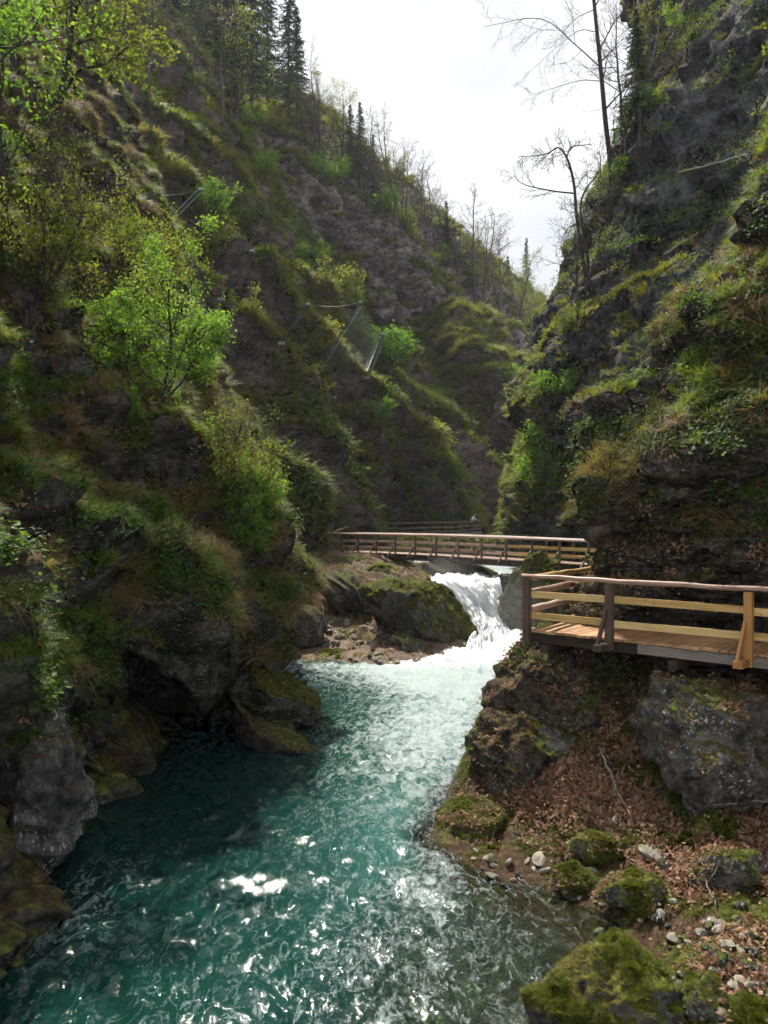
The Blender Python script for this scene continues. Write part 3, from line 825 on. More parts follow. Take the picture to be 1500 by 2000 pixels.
def part(name, mb, mat, parent, smooth=False, label=None):
    """mesh given in world space, set under its thing and given its own origin"""
    V = np.array(mb.V)
    org = V.mean(0)
    base = np.array(parent.location) if parent.parent is None else np.array(parent.location) + np.array(parent.parent.location)
    # local x axis along the longest side, so that the wood grain follows the piece
    c = V - org
    u, s_, vt = np.linalg.svd(c, full_matrices=False)
    ax = vt[0]; ax = ax / np.linalg.norm(ax)
    az2 = np.array([0, 0, 1.0]) if abs(ax[2]) < 0.9 else np.array([0, 1.0, 0])
    ay = np.cross(az2, ax); ay /= np.linalg.norm(ay)
    az2 = np.cross(ax, ay)
    M3 = np.stack([ax, ay, az2], 1)
    me = raw_mesh(name, c @ M3, mb.F, mat, smooth)
    o = link(name, me, parent=parent)
    m = Matrix([list(M3[0]) + [0], list(M3[1]) + [0], list(M3[2]) + [0], [0, 0, 0, 1]])
    o.matrix_local = Matrix.Translation(Vector(org - base)) @ m
    if label: o['label'] = label
    return o

def pole(a, b, r, rng, n=9, sag=0.0, bend=0.012):
    a, b = np.array(a, float), np.array(b, float)
    t = np.linspace(0, 1, n)[:, None]
    p = a + (b - a) * t
    L = np.linalg.norm(b - a)
    p = p + bend * np.array([[rng.uniform(-1, 1) for _ in range(3)] for _ in range(n)]) * min(1, L)
    p[:, 2] -= sag * 4 * (t[:, 0] * (1 - t[:, 0]))
    rr = r * (1 + 0.09 * np.array([rng.uniform(-1, 1) for _ in range(n)]))
    return p, rr

# ------------------------------------------------------------------ near boardwalk
rb = random.Random(21)
BOLT = MB().tube([(0, -.03, .0), (0, .03, .02)], .014, 6).mesh('bolt', M_darksteel)
DZ = 3.6
F0 = np.array([2.99, 16.4]); dW = np.array([0.761, -0.649]); nW = np.array([0.649, 0.761])
bw = empty('boardwalk', (F0[0], F0[1], DZ), 'new timber boardwalk with pole handrail jutting over the leafy right bank', 'boardwalk')
def w2(s, n, z): return np.array([*(F0 + dW * s + nW * n), z])
s = 0.0
while s < 8.6:                                       # deck boards
    wd = 0.145 + rb.uniform(-0.006, 0.006)
    ov = rb.uniform(-0.05, 0.03)
    mb = MB().bar(w2(s + wd / 2, -0.06 + ov, DZ - 0.025 + rb.uniform(-.004, .004)), w2(s + wd / 2, 1.52 + rb.uniform(-0.03, 0.03), DZ - 0.025 + rb.uniform(-.004, .004)), wd, 0.05)
    part('plank', mb, M_plank, bw)
    s += wd + 0.012
for n_ in (0.12, 0.75, 1.38):
    part('beam', MB().bar(w2(-0.02, n_, DZ - 0.16), w2(8.6, n_, DZ - 0.16), 0.16, 0.21), M_darkbeam, bw)
part('fascia_board', MB().bar(w2(2.3, -0.02, DZ - 0.15), w2(8.6, -0.02, DZ - 0.15), 0.035, 0.17), M_greyrail, bw)
for s_ in (0.4, 3.0, 5.6, 8.2):
    part('crossbeam', MB().bar(w2(s_, -0.15, DZ - 0.35), w2(s_, 2.5, DZ - 0.35), 0.18, 0.16), M_darkbeam, bw)
    part('strut', MB().bar(w2(s_, 0.2, DZ - 0.42), w2(s_, 1.7, DZ - 1.5), 0.13, 0.13), M_darkbeam, bw)
posts = [(0.0, M_oldpost), (1.78, M_oldpost), (4.28, M_newpost), (6.8, M_newpost)]
for k, (s_, m) in enumerate(posts):
    part('post', MB().bar(w2(s_, -0.11, DZ - 0.22), w2(s_, -0.11, DZ + 1.04), 0.15, 0.13, up=(*dW, 0)), m, bw,
         label=('weathered dark post' if m is M_oldpost else 'fresh orange post'))
    if k:
        br = part('brace', MB().bar(w2(s_ - 0.10, -0.42, DZ - 0.12), w2(s_ - 0.03, -0.19, DZ + 0.55), 0.09, 0.05, up=(*dW, 0)), m, bw)
        for t_ in (-.3, .3):                     # bolt heads
            bo = link('bolt', BOLT, parent=br)
            bo.location = (t_, -0.03, 0.03)
        part('bracket', MB().bar(w2(s_ - 0.05, -0.55, DZ - 0.14), w2(s_ - 0.05, 0.3, DZ - 0.14), 0.16, 0.12), m, bw)
p, rr = pole(w2(-0.12, -0.11, DZ + 1.10), w2(8.6, -0.11, DZ + 1.10), 0.047, rb, 22)
part('handrail', MB().tube(p, rr, 10), M_pole, bw, True)
for zz in (0.28, 0.72):
    for (a, b) in ((0.0, 1.78), (1.78, 4.28), (4.28, 6.8), (6.8, 8.6)):
        dz1 = rb.uniform(-.015, .015)
        part('rail', MB().bar(w2(a + 0.06, -0.03, DZ + zz + dz1), w2(b - 0.06, -0.03, DZ + zz + rb.uniform(-.015, .015)), 0.04, 0.13), M_newrail, bw)
# the second leg, round the corner of the cliff
eW = np.array([0.56, 0.8285]); gW = np.array([0.8285, -0.56])
def w3(s, n, z): return np.array([*(F0 + eW * s + gW * n), z])
sb = empty('boardwalk', (F0[0], F0[1], DZ), 'short boardwalk leg with round pole rails bending behind the right cliff corner', 'boardwalk')
s = 1.35
while s < 9.0:
    wd = 0.145
    part('plank', MB().bar(w3(s, -0.05, DZ - 0.02 + 0.004 * s), w3(s, 1.2 if s > 2.0 else 0.75, DZ - 0.02 + 0.004 * s), wd, 0.05), M_plank, sb)
    s += wd + 0.012
for n_ in (0.1, 0.9):
    part('beam', MB().bar(w3(0.4, n_, DZ - 0.17), w3(9, n_, DZ - 0.17), 0.14, 0.2), M_darkbeam, sb)
p, rr = pole(w3(-0.05, -0.06, DZ + 1.03), w3(5.0, -0.06, DZ + 1.02), 0.06, rb, 12)
part('handrail', MB().tube(p, rr, 9), M_newrail, sb, True)
for s_ in (2.75, 5.0):
    part('post', MB().bar(w3(s_, -0.06, DZ - 0.3), w3(s_, -0.06, DZ + 0.98), 0.12, 0.12), M_oldpost, sb)
for zz in (0.37, 0.73):
    p, rr = pole(w3(0.03, -0.10, DZ + zz), w3(2.85, -0.10, DZ + zz), 0.075, rb, 8)
    part('rail', MB().tube(p, rr, 9), M_pole, sb, True)
    p, rr = pole(w3(2.75, -0.02, DZ + zz - 0.02), w3(5.0, -0.02, DZ + zz), 0.06, rb, 8)
    part('rail', MB().tube(p, rr, 9), M_pole, sb, True)

# ------------------------------------------------------------------ footbridge
BZ = 3.4
B0 = np.array([11.4, 37.25]); B1 = np.array([-5.5, 54.3])
LB = np.linalg.norm(B1 - B0); bD = (B1 - B0) / LB; bN = np.array([-bD[1], bD[0]]) * -1.0
if bN[1] < 0: bN = -bN
fb = empty('footbridge', (B0[0], B0[1], BZ), 'long wooden footbridge with braced railing crossing the gorge above the falls', 'footbridge')
def bp(s, n, z): return np.array([*(B0 + bD * s + bN * n), z + 0.10 * math.sin(math.pi * s / LB)])
for n_ in (0.08, 1.25):
    mb = MB()
    for k in range(12):
        mb.bar(bp(LB * k / 12, n_, BZ - 0.2), bp(LB * (k + 1) / 12, n_, BZ - 0.2), 0.2, 0.3)
    part('beam', mb, M_darkbeam, fb)
mb = MB(); s = 0.0
while s < LB:
    mb.bar(bp(s + .07, -0.12 + rb.uniform(-.03, .03), BZ), bp(s + .07, 1.42, BZ), 0.14, 0.045)
    s += 0.152
o = part('deck_planks', mb, M_pole, fb); o['kind'] = 'stuff'
np_ = 15
ps = [LB * (0.02 + 0.955 * k / (np_ - 1)) for k in range(np_)]
for side, n_ in ((-1, 0.0), (1, 1.33)):
    for k, s_ in enumerate(ps):
        part('post', MB().bar(bp(s_, n_, BZ - 0.3), bp(s_, n_, BZ + 1.10), 0.11, 0.11), M_oldpost, fb)
        if side < 0:
            part('brace', MB().bar(bp(s_ + 0.04, -0.62, BZ - 0.12), bp(s_ + 0.04, -0.05, BZ + 0.55), 0.08, 0.08), M_oldpost, fb)
            part('crossbeam', MB().bar(bp(s_ + 0.04, -0.7, BZ - 0.13), bp(s_ + 0.04, 1.6, BZ - 0.13), 0.1, 0.1), M_darkbeam, fb)
        if k < np_ - 1:
            new = s_ < 6.5
            for zz in (0.30, 0.68):
                part('rail', MB().bar(bp(s_, n_ + 0.06 * side * -1, BZ + zz + rb.uniform(-.02, .02)), bp(ps[k + 1], n_ + 0.06 * side * -1, BZ + zz + rb.uniform(-.02, .02)), 0.05, 0.11), M_newrail if new else M_pole, fb)
    pts = [bp(q, n_, BZ + 1.15 + rb.uniform(-.012, .012)) for q in np.linspace(-0.1, LB, 22)]
    part('handrail', MB().tube(pts, 0.062, 7), M_pole, fb, True)

# ------------------------------------------------------------------ walkway along the far left wall, and its steps
wk = [P3(676, 1053, 60), P3(750, 1051, 64), P3(890, 1046, 72), P3(940, 1040, 75)]
WZ = [3.95, 3.97, 3.95, 4.1]
for q, z in zip(wk, WZ): q[2] = z
ww = empty('walkway', tuple(wk[0]), 'grey weathered walkway with dark railing along the far left wall', 'walkway')
tot = 0
for a, b in zip(wk[:-1], wk[1:]):
    d = (b - a); L = np.linalg.norm(d); d /= L
    nn = np.array([-d[1], d[0], 0]); nn /= np.linalg.norm(nn)
    mb = MB(); s = 0
    while s < L:
        mb.bar(a + d * (s + .07) - nn * 0.1, a + d * (s + .07) + nn * 1.5, 0.14, 0.05); s += 0.155
    o = part('deck_planks', mb, M_greyrail, ww); o['kind'] = 'stuff'
    part('beam', MB().bar(a - [0, 0, .17], b - [0, 0, .17], 0.16, 0.24), M_darkbeam, ww)
    kk = max(2, int(round(L / 1.9)))
    for k in range(kk + 1):
        q = a + d * L * k / kk
        part('post', MB().bar(q - [0, 0, .9], q + [0, 0, 1.06], 0.12, 0.12), M_darkbeam, ww)
    for zz in (0.35, 0.7):
        part('rail', MB().bar(a + [0, 0, zz], b + [0, 0, zz], 0.05, 0.11), M_oldpost, ww)
    pts = [a + (b - a) * t + np.array([0, 0, 1.12 + rb.uniform(-.012, .012)]) for t in np.linspace(0, 1, 9)]
    part('handrail', MB().tube(pts, 0.06, 7), M_oldpost, ww, True)
sa, sb_ = bp(LB * 0.955, 0.65, BZ), wk[0] + np.array([-0.2, 0.5, 0])
st = empty('steps', tuple(sa), 'wooden steps with slanting pale handrails between footbridge and far walkway', 'steps')
d = sb_ - sa
sd = np.array([d[1], -d[0], 0]); sd /= np.linalg.norm(sd)
for k in range(10):
    q = sa + d * (k + 0.5) / 10
    part('tread', MB().bar(q - sd * 0.6, q + sd * 0.6, 0.6, 0.06), M_greyrail, st)
for sg in (-1, 1):
    part('stringer', MB().bar(sa + sd * 0.62 * sg - [0, 0, .12], sb_ + sd * 0.62 * sg - [0, 0, .12], 0.06, 0.25), M_darkbeam, st)
    p, rr = pole(sa + sd * 0.62 * sg + [0, 0, 1.1], sb_ + sd * 0.62 * sg + [0, 0, 1.1], 0.06, rb, 8)
    part('handrail', MB().tube(p, rr, 7), M_pole, st, True)
    for t in (0.02, 0.5, 0.97):
        q = sa + d * t + sd * 0.62 * sg
        part('post', MB().bar(q - [0, 0, .4], q + [0, 0, 1.1], 0.1, 0.1), M_oldpost, st)
# slanted end rails at the bridge head
for k, (x0, x1) in enumerate((((648, 1035), (668, 1071)), ((655, 1047), (666, 1068)))):
    pass

# ------------------------------------------------------------------ person leaning on the far railing
def person(loc, yaw):
    root = empty('person', loc, 'person in a white shirt and navy trousers leaning on the far walkway railing', 'person', rotz=yaw)
    # local frame: faces +x, leans forward on the rail
    J = {'pel': (0, 0, .93, .13, .10), 'sp': (.06, 0, 1.12, .125, .10), 'ch': (.17, 0, 1.33, .15, .11), 'nk': (.25, 0, 1.48, .05, .05),
         'hd0': (.29, 0, 1.56, .075, .07), 'hd1': (.32, 0, 1.66, .095, .085), 'hd2': (.33, 0, 1.73, .055, .055),
         'hl': (0, .10, .88, .095, .09), 'kl': (.05, .11, .50, .06, .06), 'al': (-.02, .11, .09, .042, .042), 'fl': (.13, .12, .04, .04, .03),
         'hr': (0, -.10, .88, .095, .09), 'kr': (.0, -.11, .50, .06, .06), 'ar': (-.1, -.11, .09, .042, .042), 'fr': (.05, -.12, .04, .04, .03),
         'sl': (.19, .20, 1.41, .058, .058), 'el': (.30, .27, 1.18, .042, .042), 'wl': (.50, .20, 1.17, .03, .03), 'pl': (.56, .18, 1.16, .035, .02),
         'sr': (.19, -.20, 1.41, .058, .058), 'er': (.30, -.27, 1.18, .042, .042), 'wr': (.50, -.20, 1.17, .03, .03), 'pr': (.56, -.18, 1.16, .035, .02)}
    E = [('pel', 'sp'), ('sp', 'ch'), ('ch', 'nk'), ('nk', 'hd0'), ('hd0', 'hd1'), ('hd1', 'hd2'), ('pel', 'hl'), ('hl', 'kl'), ('kl', 'al'), ('al', 'fl'),
         ('pel', 'hr'), ('hr', 'kr'), ('kr', 'ar'), ('ar', 'fr'), ('ch', 'sl'), ('sl', 'el'), ('el', 'wl'), ('wl', 'pl'), ('ch', 'sr'), ('sr', 'er'), ('er', 'wr'), ('wr', 'pr')]
    for sgn, w_ in ((1, 'pl'), (-1, 'pr')):
        b = np.array(J[w_][:3])
        for q, (dy, L) in enumerate(((-.03, .07), (-.01, .085), (.01, .08), (.03, .06))):
            n_ = f'{w_}{q}'
            J[n_] = (b[0] + L * .7, b[1] + dy, b[2] - .01, .009, .009); J[n_ + 'e'] = (b[0] + L, b[1] + dy, b[2] - .045, .008, .008)
            E += [(w_, n_), (n_, n_ + 'e')]
        J[w_ + 't'] = (b[0] - .01, b[1] - .05 * sgn, b[2] - .01, .010, .010); J[w_ + 'u'] = (b[0] + .03, b[1] - .075 * sgn, b[2] - .03, .009, .009)
        E += [(w_, w_ + 't'), (w_ + 't', w_ + 'u')]
    names = list(J)
    me = bpy.data.meshes.new('body')
    me.from_pydata([J[k][:3] for k in names], [(names.index(a), names.index(b)) for a, b in E], [])
    o = link('body', me, parent=root)
    md = o.modifiers.new('skin', 'SKIN')
    sv = me.skin_vertices[0].data
    for k, n_ in enumerate(names):
        sv[k].radius = J[n_][3:5]
        sv[k].use_root = (n_ == 'pel')
    md.use_smooth_shade = True
    ss = o.modifiers.new('subd', 'SUBSURF'); ss.levels = 1; ss.render_levels = 2
    dg = bpy.context.evaluated_depsgraph_get()
    dg.update()
    me2 = bpy.data.meshes.new_from_object(o.evaluated_get(dg))
    me2.name = 'body'
    o.modifiers.clear(); o.data = me2
    for m in (M_skin, M_shirt, M_trousers, M_hair): me2.materials.append(m)
    for f in me2.polygons:
        c = f.center
        f.use_smooth = True
        if c.z > 1.58:
            f.material_index = 3 if (c.z > 1.70 or c.x < .31) else 0
        elif c.z > 1.47: f.material_index = 0
        elif c.x > .36 and c.z < 1.3: f.material_index = 0
        elif c.z > .95: f.material_index = 1
        else: f.material_index = 2
    # a nose and eyes, so that the head reads as a face
    mb = MB().box((.425, 0, 1.645), (.02, 0, 0), (0, .012, 0), (.004, 0, .022))
    part_n = link('nose', mb.mesh('nose', M_skin), parent=root)
    for sg in (-1, 1):
        link('eye', MB().box((.405, .032 * sg, 1.67), (.008, 0, 0), (0, .012, 0), (0, 0, .006)).mesh('eye', M_hair), parent=root)
    return root
qq = wk[2] + (wk[3] - wk[2]) * 0.80
dd = (wk[3] - wk[2]); nn = np.array([-dd[1], dd[0], 0]) / np.linalg.norm(dd[:2])
pp = qq + nn * 0.56
person((pp[0], pp[1], pp[2] + 0.03), math.atan2(-nn[1], -nn[0]))

# ------------------------------------------------------------------ rockfall barriers on the left slope
def catenary(a, b, sag, n=10):
    t = np.linspace(0, 1, n)
    p = np.array(a)[None] * (1 - t[:, None]) + np.array(b)[None] * t[:, None]
    p[:, 2] -= sag * 4 * t * (1 - t)
    return p

def barrier_post(px0, py0, px1, py1, Y, dark, label, surf='hillside_left_middle', twin=False):
    a = hit(surf, px0, py0); b = P3(px1, py1, a[1] - 0.8)
    root = empty('rockfall_barrier_post', tuple(a), label, 'barrier post')
    m = M_darksteel if dark else M_steel
    d = (b - a) / np.linalg.norm(b - a)
    if twin:
        sd_ = np.cross(d, [0, 1, 0]); sd_ /= np.linalg.norm(sd_)
        for sg in (-1, 1):
            part('tie_rod', MB().bar(a + sd_ * .14 * sg, b + sd_ * .14 * sg, 0.05, 0.05), m, root)
    else:
        part('column', MB().bar(a, b, 0.16, 0.16), m, root)
    part('head_plate', MB().box(b, (.14, 0, 0), (0, .12, 0), (0, 0, .06)), M_steel, root)
    part('foot_plate', MB().box(a - d * 0.1, (.28, 0, 0), (0, .28, 0), (0, 0, .12)), M_concrete, root)
    part('anchor_cable', MB().tube(catenary(b, a + np.array([-3.2, 2.2, 3.0]), 0.25), 0.025, 4), m, root)
    return a, b, root
YB = 66.0
barrier_post(322, 432, 392, 370, 50, False, 'pair of thin pale steel rods sticking out above the leafy shrub', twin=True)
barrier_post(440, 580, 492, 490, 58, True, 'dark steel barrier post standing right of the leafy tree crown')
barrier_post(556, 668, 602, 594, 63, True, 'dim dark steel barrier post between the leafy tree and the net')
a1 = hit('hillside_left_middle', 634, 710); b1 = P3(704, 590, a1[1] - 0.8)
a2 = hit('hillside_left_middle', 716, 738); a2 = P3(716, 738, min(a2[1], a1[1] + 4)); b2 = P3(750, 652, a2[1] - 0.8)
nf = empty('rockfall_net', tuple(a1), 'grey wire rockfall net hung between two leaning steel posts', 'rockfall net')
part('post', MB().bar(a1, b1, 0.11, 0.11), M_darksteel, nf)
part('tie_rod', MB().bar(a1 + [.22, 0, -.05], b1 + [0.02, 0, -.4], 0.05, 0.05), M_steel, nf)
part('post', MB().bar(a2, b2, 0.2, 0.2), M_darksteel, nf)
for q in (b1, b2): part('head_plate', MB().box(q, (.14, 0, 0), (0, .12, 0), (0, 0, .06)), M_steel, nf)
for q in (a1, a2): part('foot_plate', MB().box(q, (.3, 0, 0), (0, .3, 0), (0, 0, .16)), M_concrete, nf)
part('top_cable', MB().tube(catenary(b1, b2, 0.9), 0.02, 5), M_darksteel, nf)
part('bottom_cable', MB().tube(catenary(a1 + [-1.0, 0, -.2], a2 + [-0.5, 0, -.3], 0.8), 0.025, 5), M_darksteel, nf)
part('guy_cable', MB().tube(catenary(b2, a2 + [2.0, 1, 0.2], 0.1), 0.02, 4), M_darksteel, nf)
part('guy_cable', MB().tube(catenary(b1, b1 + np.array([-4.5, 3, 0.6]), 0.3), 0.02, 4), M_darksteel, nf)
mb = MB()
top = catenary(b1, b2, 0.9, 30); bot = catenary(a1, a2, 0.9, 30)
for k in range(30):
    mid = (top[k] + bot[k]) / 2 + np.array([0.25, 0.5 + 0.25 * math.sin(k), -0.15])
    mb.tube([top[k], mid, bot[k]], 0.010, 3, False)
for t in np.linspace(0, 1, 24):
    row = []
    for k in range(0, 30, 3):
        row.append(top[k] * (1 - t) + bot[k] * t + np.array([0.25, 0.5, -0.15]) * 4 * t * (1 - t) * 0.5)
    mb.tube(row, 0.011, 3, False)
o = part('wire_mesh', mb, M_steel, nf); o['kind'] = 'stuff'

# ------------------------------------------------------------------ masonry wall and plaque at the far hollow
YW = 90.0
mw = empty('masonry_wall', tuple(P3(975, 1062, YW)), 'grey dry stone wall with a capstone below the dark hollow', 'stone wall')
rw = random.Random(4)
bl = MB().box((0, 0, 0), (.5, 0, 0), (0, .35, 0), (0, 0, .19)).mesh('block', M_stone)
bl.materials.clear(); bl.materials.append(M_rock)
base = P3(930, 1062, YW)
for r_ in range(9):
    x = rw.uniform(0, .4)
    while x < 5.0 + 0.1 * r_:
        w = rw.uniform(.5, 1.1)
        o = link('block', bl, parent=mw)
        o.scale = (w * .97, 1 + rw.uniform(-.15, .15), 1.0)
        o.location = (base[0] + x + w / 2 - mw.location[0], rw.uniform(-.06, .06) + .12 * r_, .19 + r_ * .395 + rw.uniform(-.015, .015))
        o.rotation_euler = (0, 0, rw.uniform(-.03, .03))
        x += w + .02
part('capstone', MB().box(P3(985, 1003, YW) + [0, .9, 0], (.55, 0, 0), (0, .4, 0), (0, 0, .13)), M_concrete, mw)
pq = P3(985, 974, 94)
pl = empty('plaque', tuple(pq), 'small pale plaque fixed to the dark wall of the hollow', 'plaque')
part('panel', MB().box(pq, (.2, 0, 0), (0, .03, 0), (0, 0, .26)), M_concrete, pl)
part('frame', MB().box(pq + [0, .05, 0], (.25, 0, 0), (0, .02, 0), (0, 0, .31)), M_darkbeam, pl)

# ------------------------------------------------------------------ boulders and stones
import bmesh
def ico(sub):
    bm = bmesh.new()
    bmesh.ops.create_icosphere(bm, subdivisions=sub, radius=1.0)
    V = np.array([v.co[:] for v in bm.verts]); F = np.array([[v.index for v in f.verts] for f in bm.faces])
    bm.free()
    return V, F
ICO = {k: ico(k) for k in (3, 5, 6)}
def rock_shape(seed, half, sub=6, facets=9, rough=0.13, strata=0.0, rot=(0, 0, 0)):
    rg = np.random.default_rng(seed)
    V, F = ICO[sub]
    V = V.copy()
    V *= 1.0 + 0.16 * fbm(V * 1.3 + seed, 2)[:, None]
    for k in range(facets + 5):
        n = rg.normal(size=3); n /= np.linalg.norm(n)
        o = rg.uniform(0.5, 0.85)
        e = np.maximum(0, V @ n - o)
        V -= 0.93 * e[:, None] * n
    half = np.array(half)
    P = V * half
    s = half.mean()
    nn = V / np.linalg.norm(V, axis=1)[:, None]
    h = rough * s * (1.3 * fbm(P / (0.7 * s) + seed, 4, ridge=True) + 0.6 * fbm(P / (0.2 * s) + seed, 4, ridge=True))
    if strata:
        d = np.array([0.35, 0.2, 0.9])
        h += 1.5 * strata * s * (saw(P @ d / (0.28 * s) + 0.6 * fbm(P / s, 3)) - 0.5)
    P = P + nn * h[:, None]
    M3 = np.array(Euler(rot).to_matrix())
    return P @ M3.T, F
ROCKS = []
def boulder(px, py, Y, half, mat, label, seed, rot=(0, 0, 0), facets=13, rough=0.19, strata=0.03, cat='boulder'):
    P, F = rock_shape(seed, half, 6 if max(half) * 20 > Y and max(half) > 0.6 else 5, facets, rough, strata, rot)
    c = P3(px, py, Y)
    me = raw_mesh('boulder', P, F, mat, True)
    o = link('boulder', me, label=label, cat=cat, loc=tuple(c))
    ROCKS.append((P + c, F, mat))
    return o
boulder(55, 1545, 13.4, (0.95, 1.2, 1.55), M_palerock, 'pale streaked limestone rock at the left water edge', 51, (0, -0.15, 0.3), 8, 0.16, 0.06)
boulder(5, 1735, 12.2, (0.42, 0.5, 0.5), M_mossrock, 'small mossy knob at the foot of the pale left rock', 52)
boulder(552, 1352, 22.2, (1.25, 1.0, 0.55), M_mossrock, 'yellow green mossy rock foot dipping into the water at left', 53, (0, 0.72, 0.2), 7, 0.08)
boulder(822, 1215, 35.8, (2.8, 2.2, 1.8), M_mossy, 'huge slanting moss covered boulder left of the waterfall', 54, (0, 0.5, 0.1), 6, 0.12, 0.05)
boulder(1425, 1462, 13.9, (1.4, 1.2, 1.42), M_rock, 'tall grey white flecked boulder under the boardwalk', 55, (0.1, 0.35, 0.2), 18, 0.2)
boulder(1078, 1375, 17.0, (1.1, 1.1, 1.6), M_darkrock, 'dark rock buttress under the boardwalk corner', 56, (0, 0.3, 0.4), 16, 0.24)
boulder(995, 1495, 16.2, (0.85, 0.9, 1.1), M_darkrock, 'rough dark rock step between buttress and river', 57, (0, 0.25, 0.1), 16, 0.24)
boulder(905, 1612, 15.0, (0.8, 0.7, 0.5), M_mossy, 'dark mossy rock at the tip of the leafy bank', 58, (0, -0.3, 0), 9, 0.12)
boulder(1175, 1945, 9.6, (0.86, 0.66, 0.44), M_mossrock, 'big moss covered boulder in the foreground shallows', 59, (0, -0.12, 0.2), 10, 0.2, 0.02)
boulder(1415, 1712, 11.9, (0.72, 0.5, 0.42), M_rock, 'broad grey block half buried in leaves, right foreground', 60, (0, -0.1, 0.1))
boulder(1050, 1188, 38.6, (1.5, 1.8, 2.2), M_mossy, 'dark wet mossy rock beside the falls under the bridge', 61, (0, 0.15, 0), 6, 0.24)
boulder(748, 1128, 42.5, (0.85, 0.9, 0.85), M_mossrock, 'rounded tufted rock under the middle of the bridge', 62)
boulder(590, 1222, 35.0, (1.45, 1.3, 0.95), M_rock, 'smooth grey rock hump left of the scree', 63, (0, 0.35, 0), 7, 0.09)
boulder(1405, 1625, 13.0, (0.5, 0.3, 0.24), M_mossrock, 'low mossy rock below the tall grey boulder', 64)
boulder(1245, 1745, 11.8, (0.55, 0.4, 0.2), M_mossrock, 'flat mossy rock between leaves and shallows', 65)
boulder(1165, 1655, 13.2, (0.42, 0.34, 0.17), M_mossrock, 'small mossy hump in the middle of the leaf litter', 66)
boulder(1385, 1960, 9.2, (0.36, 0.34, 0.24), M_rock, 'grey rough rock among stones at the bottom right edge', 67)
boulder(1330, 1560, 13.9, (0.42, 0.4, 0.42), M_mossrock, 'dark mossy rock in the shade left of the grey boulder', 68)
boulder(800, 1265, 33.4, (1.0, 0.8, 0.5), M_rock, 'low grey rock at the foot of the huge mossy boulder', 69, (0, 0.3, 0))
boulder(540, 1280, 32.6, (0.9, 0.6, 0.28), M_mossrock, 'flat mossy slab at the left end of the beach', 70)
boulder(655, 1282, 33.0, (0.9, 0.5, 0.25), M_mossrock, 'flat mossy slab at the middle of the beach edge', 71)
boulder(885, 1120, 45.2, (3.4, 1.1, 0.62), M_darkrock, 'dark layered rock sill behind the lip of the falls', 72, (0, 0.05, 0.1), 6, 0.12, 0.12)
boulder(905, 1082, 60.0, (3.6, 2.2, 1.35), M_mossrock, 'mossy rock mound seen through the bridge railing', 73, (0, 0, 0.2))
boulder(1000, 1080, 57.0, (3.0, 2.0, 1.3), M_mossrock, 'mossy rock mound behind the right half of the bridge', 74, (0, 0.1, 0.2))
boulder(800, 1085, 58.0, (3.0, 2.0, 1.1), M_mossrock, 'mossy rock mound behind the left half of the bridge', 75, (0, -0.1, 0.2))
boulder(1140, 1400, 16.2, (0.85, 0.6, 0.8), M_darkrock, 'dark earthy rock behind the top of the leaf slope', 76, (0, 0.4, 0.3))
boulder(1075, 1470, 15.9, (0.65, 0.55, 0.6), M_rock, 'broken grey rock at the left foot of the buttress', 77, (0, 0.2, 0.7))
boulder(1285, 1420, 15.4, (0.65, 0.5, 0.7), M_darkrock, 'shaded earthy rock left of the tall grey boulder', 78, (0, 0.2, 0.7))
boulder(700, 1165, 39.0, (1.9, 1.3, 1.0), M_rock, 'layered grey rock above the scree', 79, (0, 0.6, 0.2), 7, 0.12, 0.14)
boulder(1120, 1715, 12.7, (0.4, 0.3, 0.16), M_mossy, 'low mossy rock at the edge of the shallows', 80)
boulder(960, 1672, 14.1, (0.4, 0.35, 0.22), M_mossy, 'small mossy rock right of the bank tip', 81)
boulder(1330, 1660, 12.9, (0.35, 0.3, 0.2), M_mossy, 'little mossy rock between slab and grey block', 82)
boulder(1480, 1990, 8.9, (0.4, 0.4, 0.25), M_mossy, 'dark mossy rock in the bottom right corner', 83)

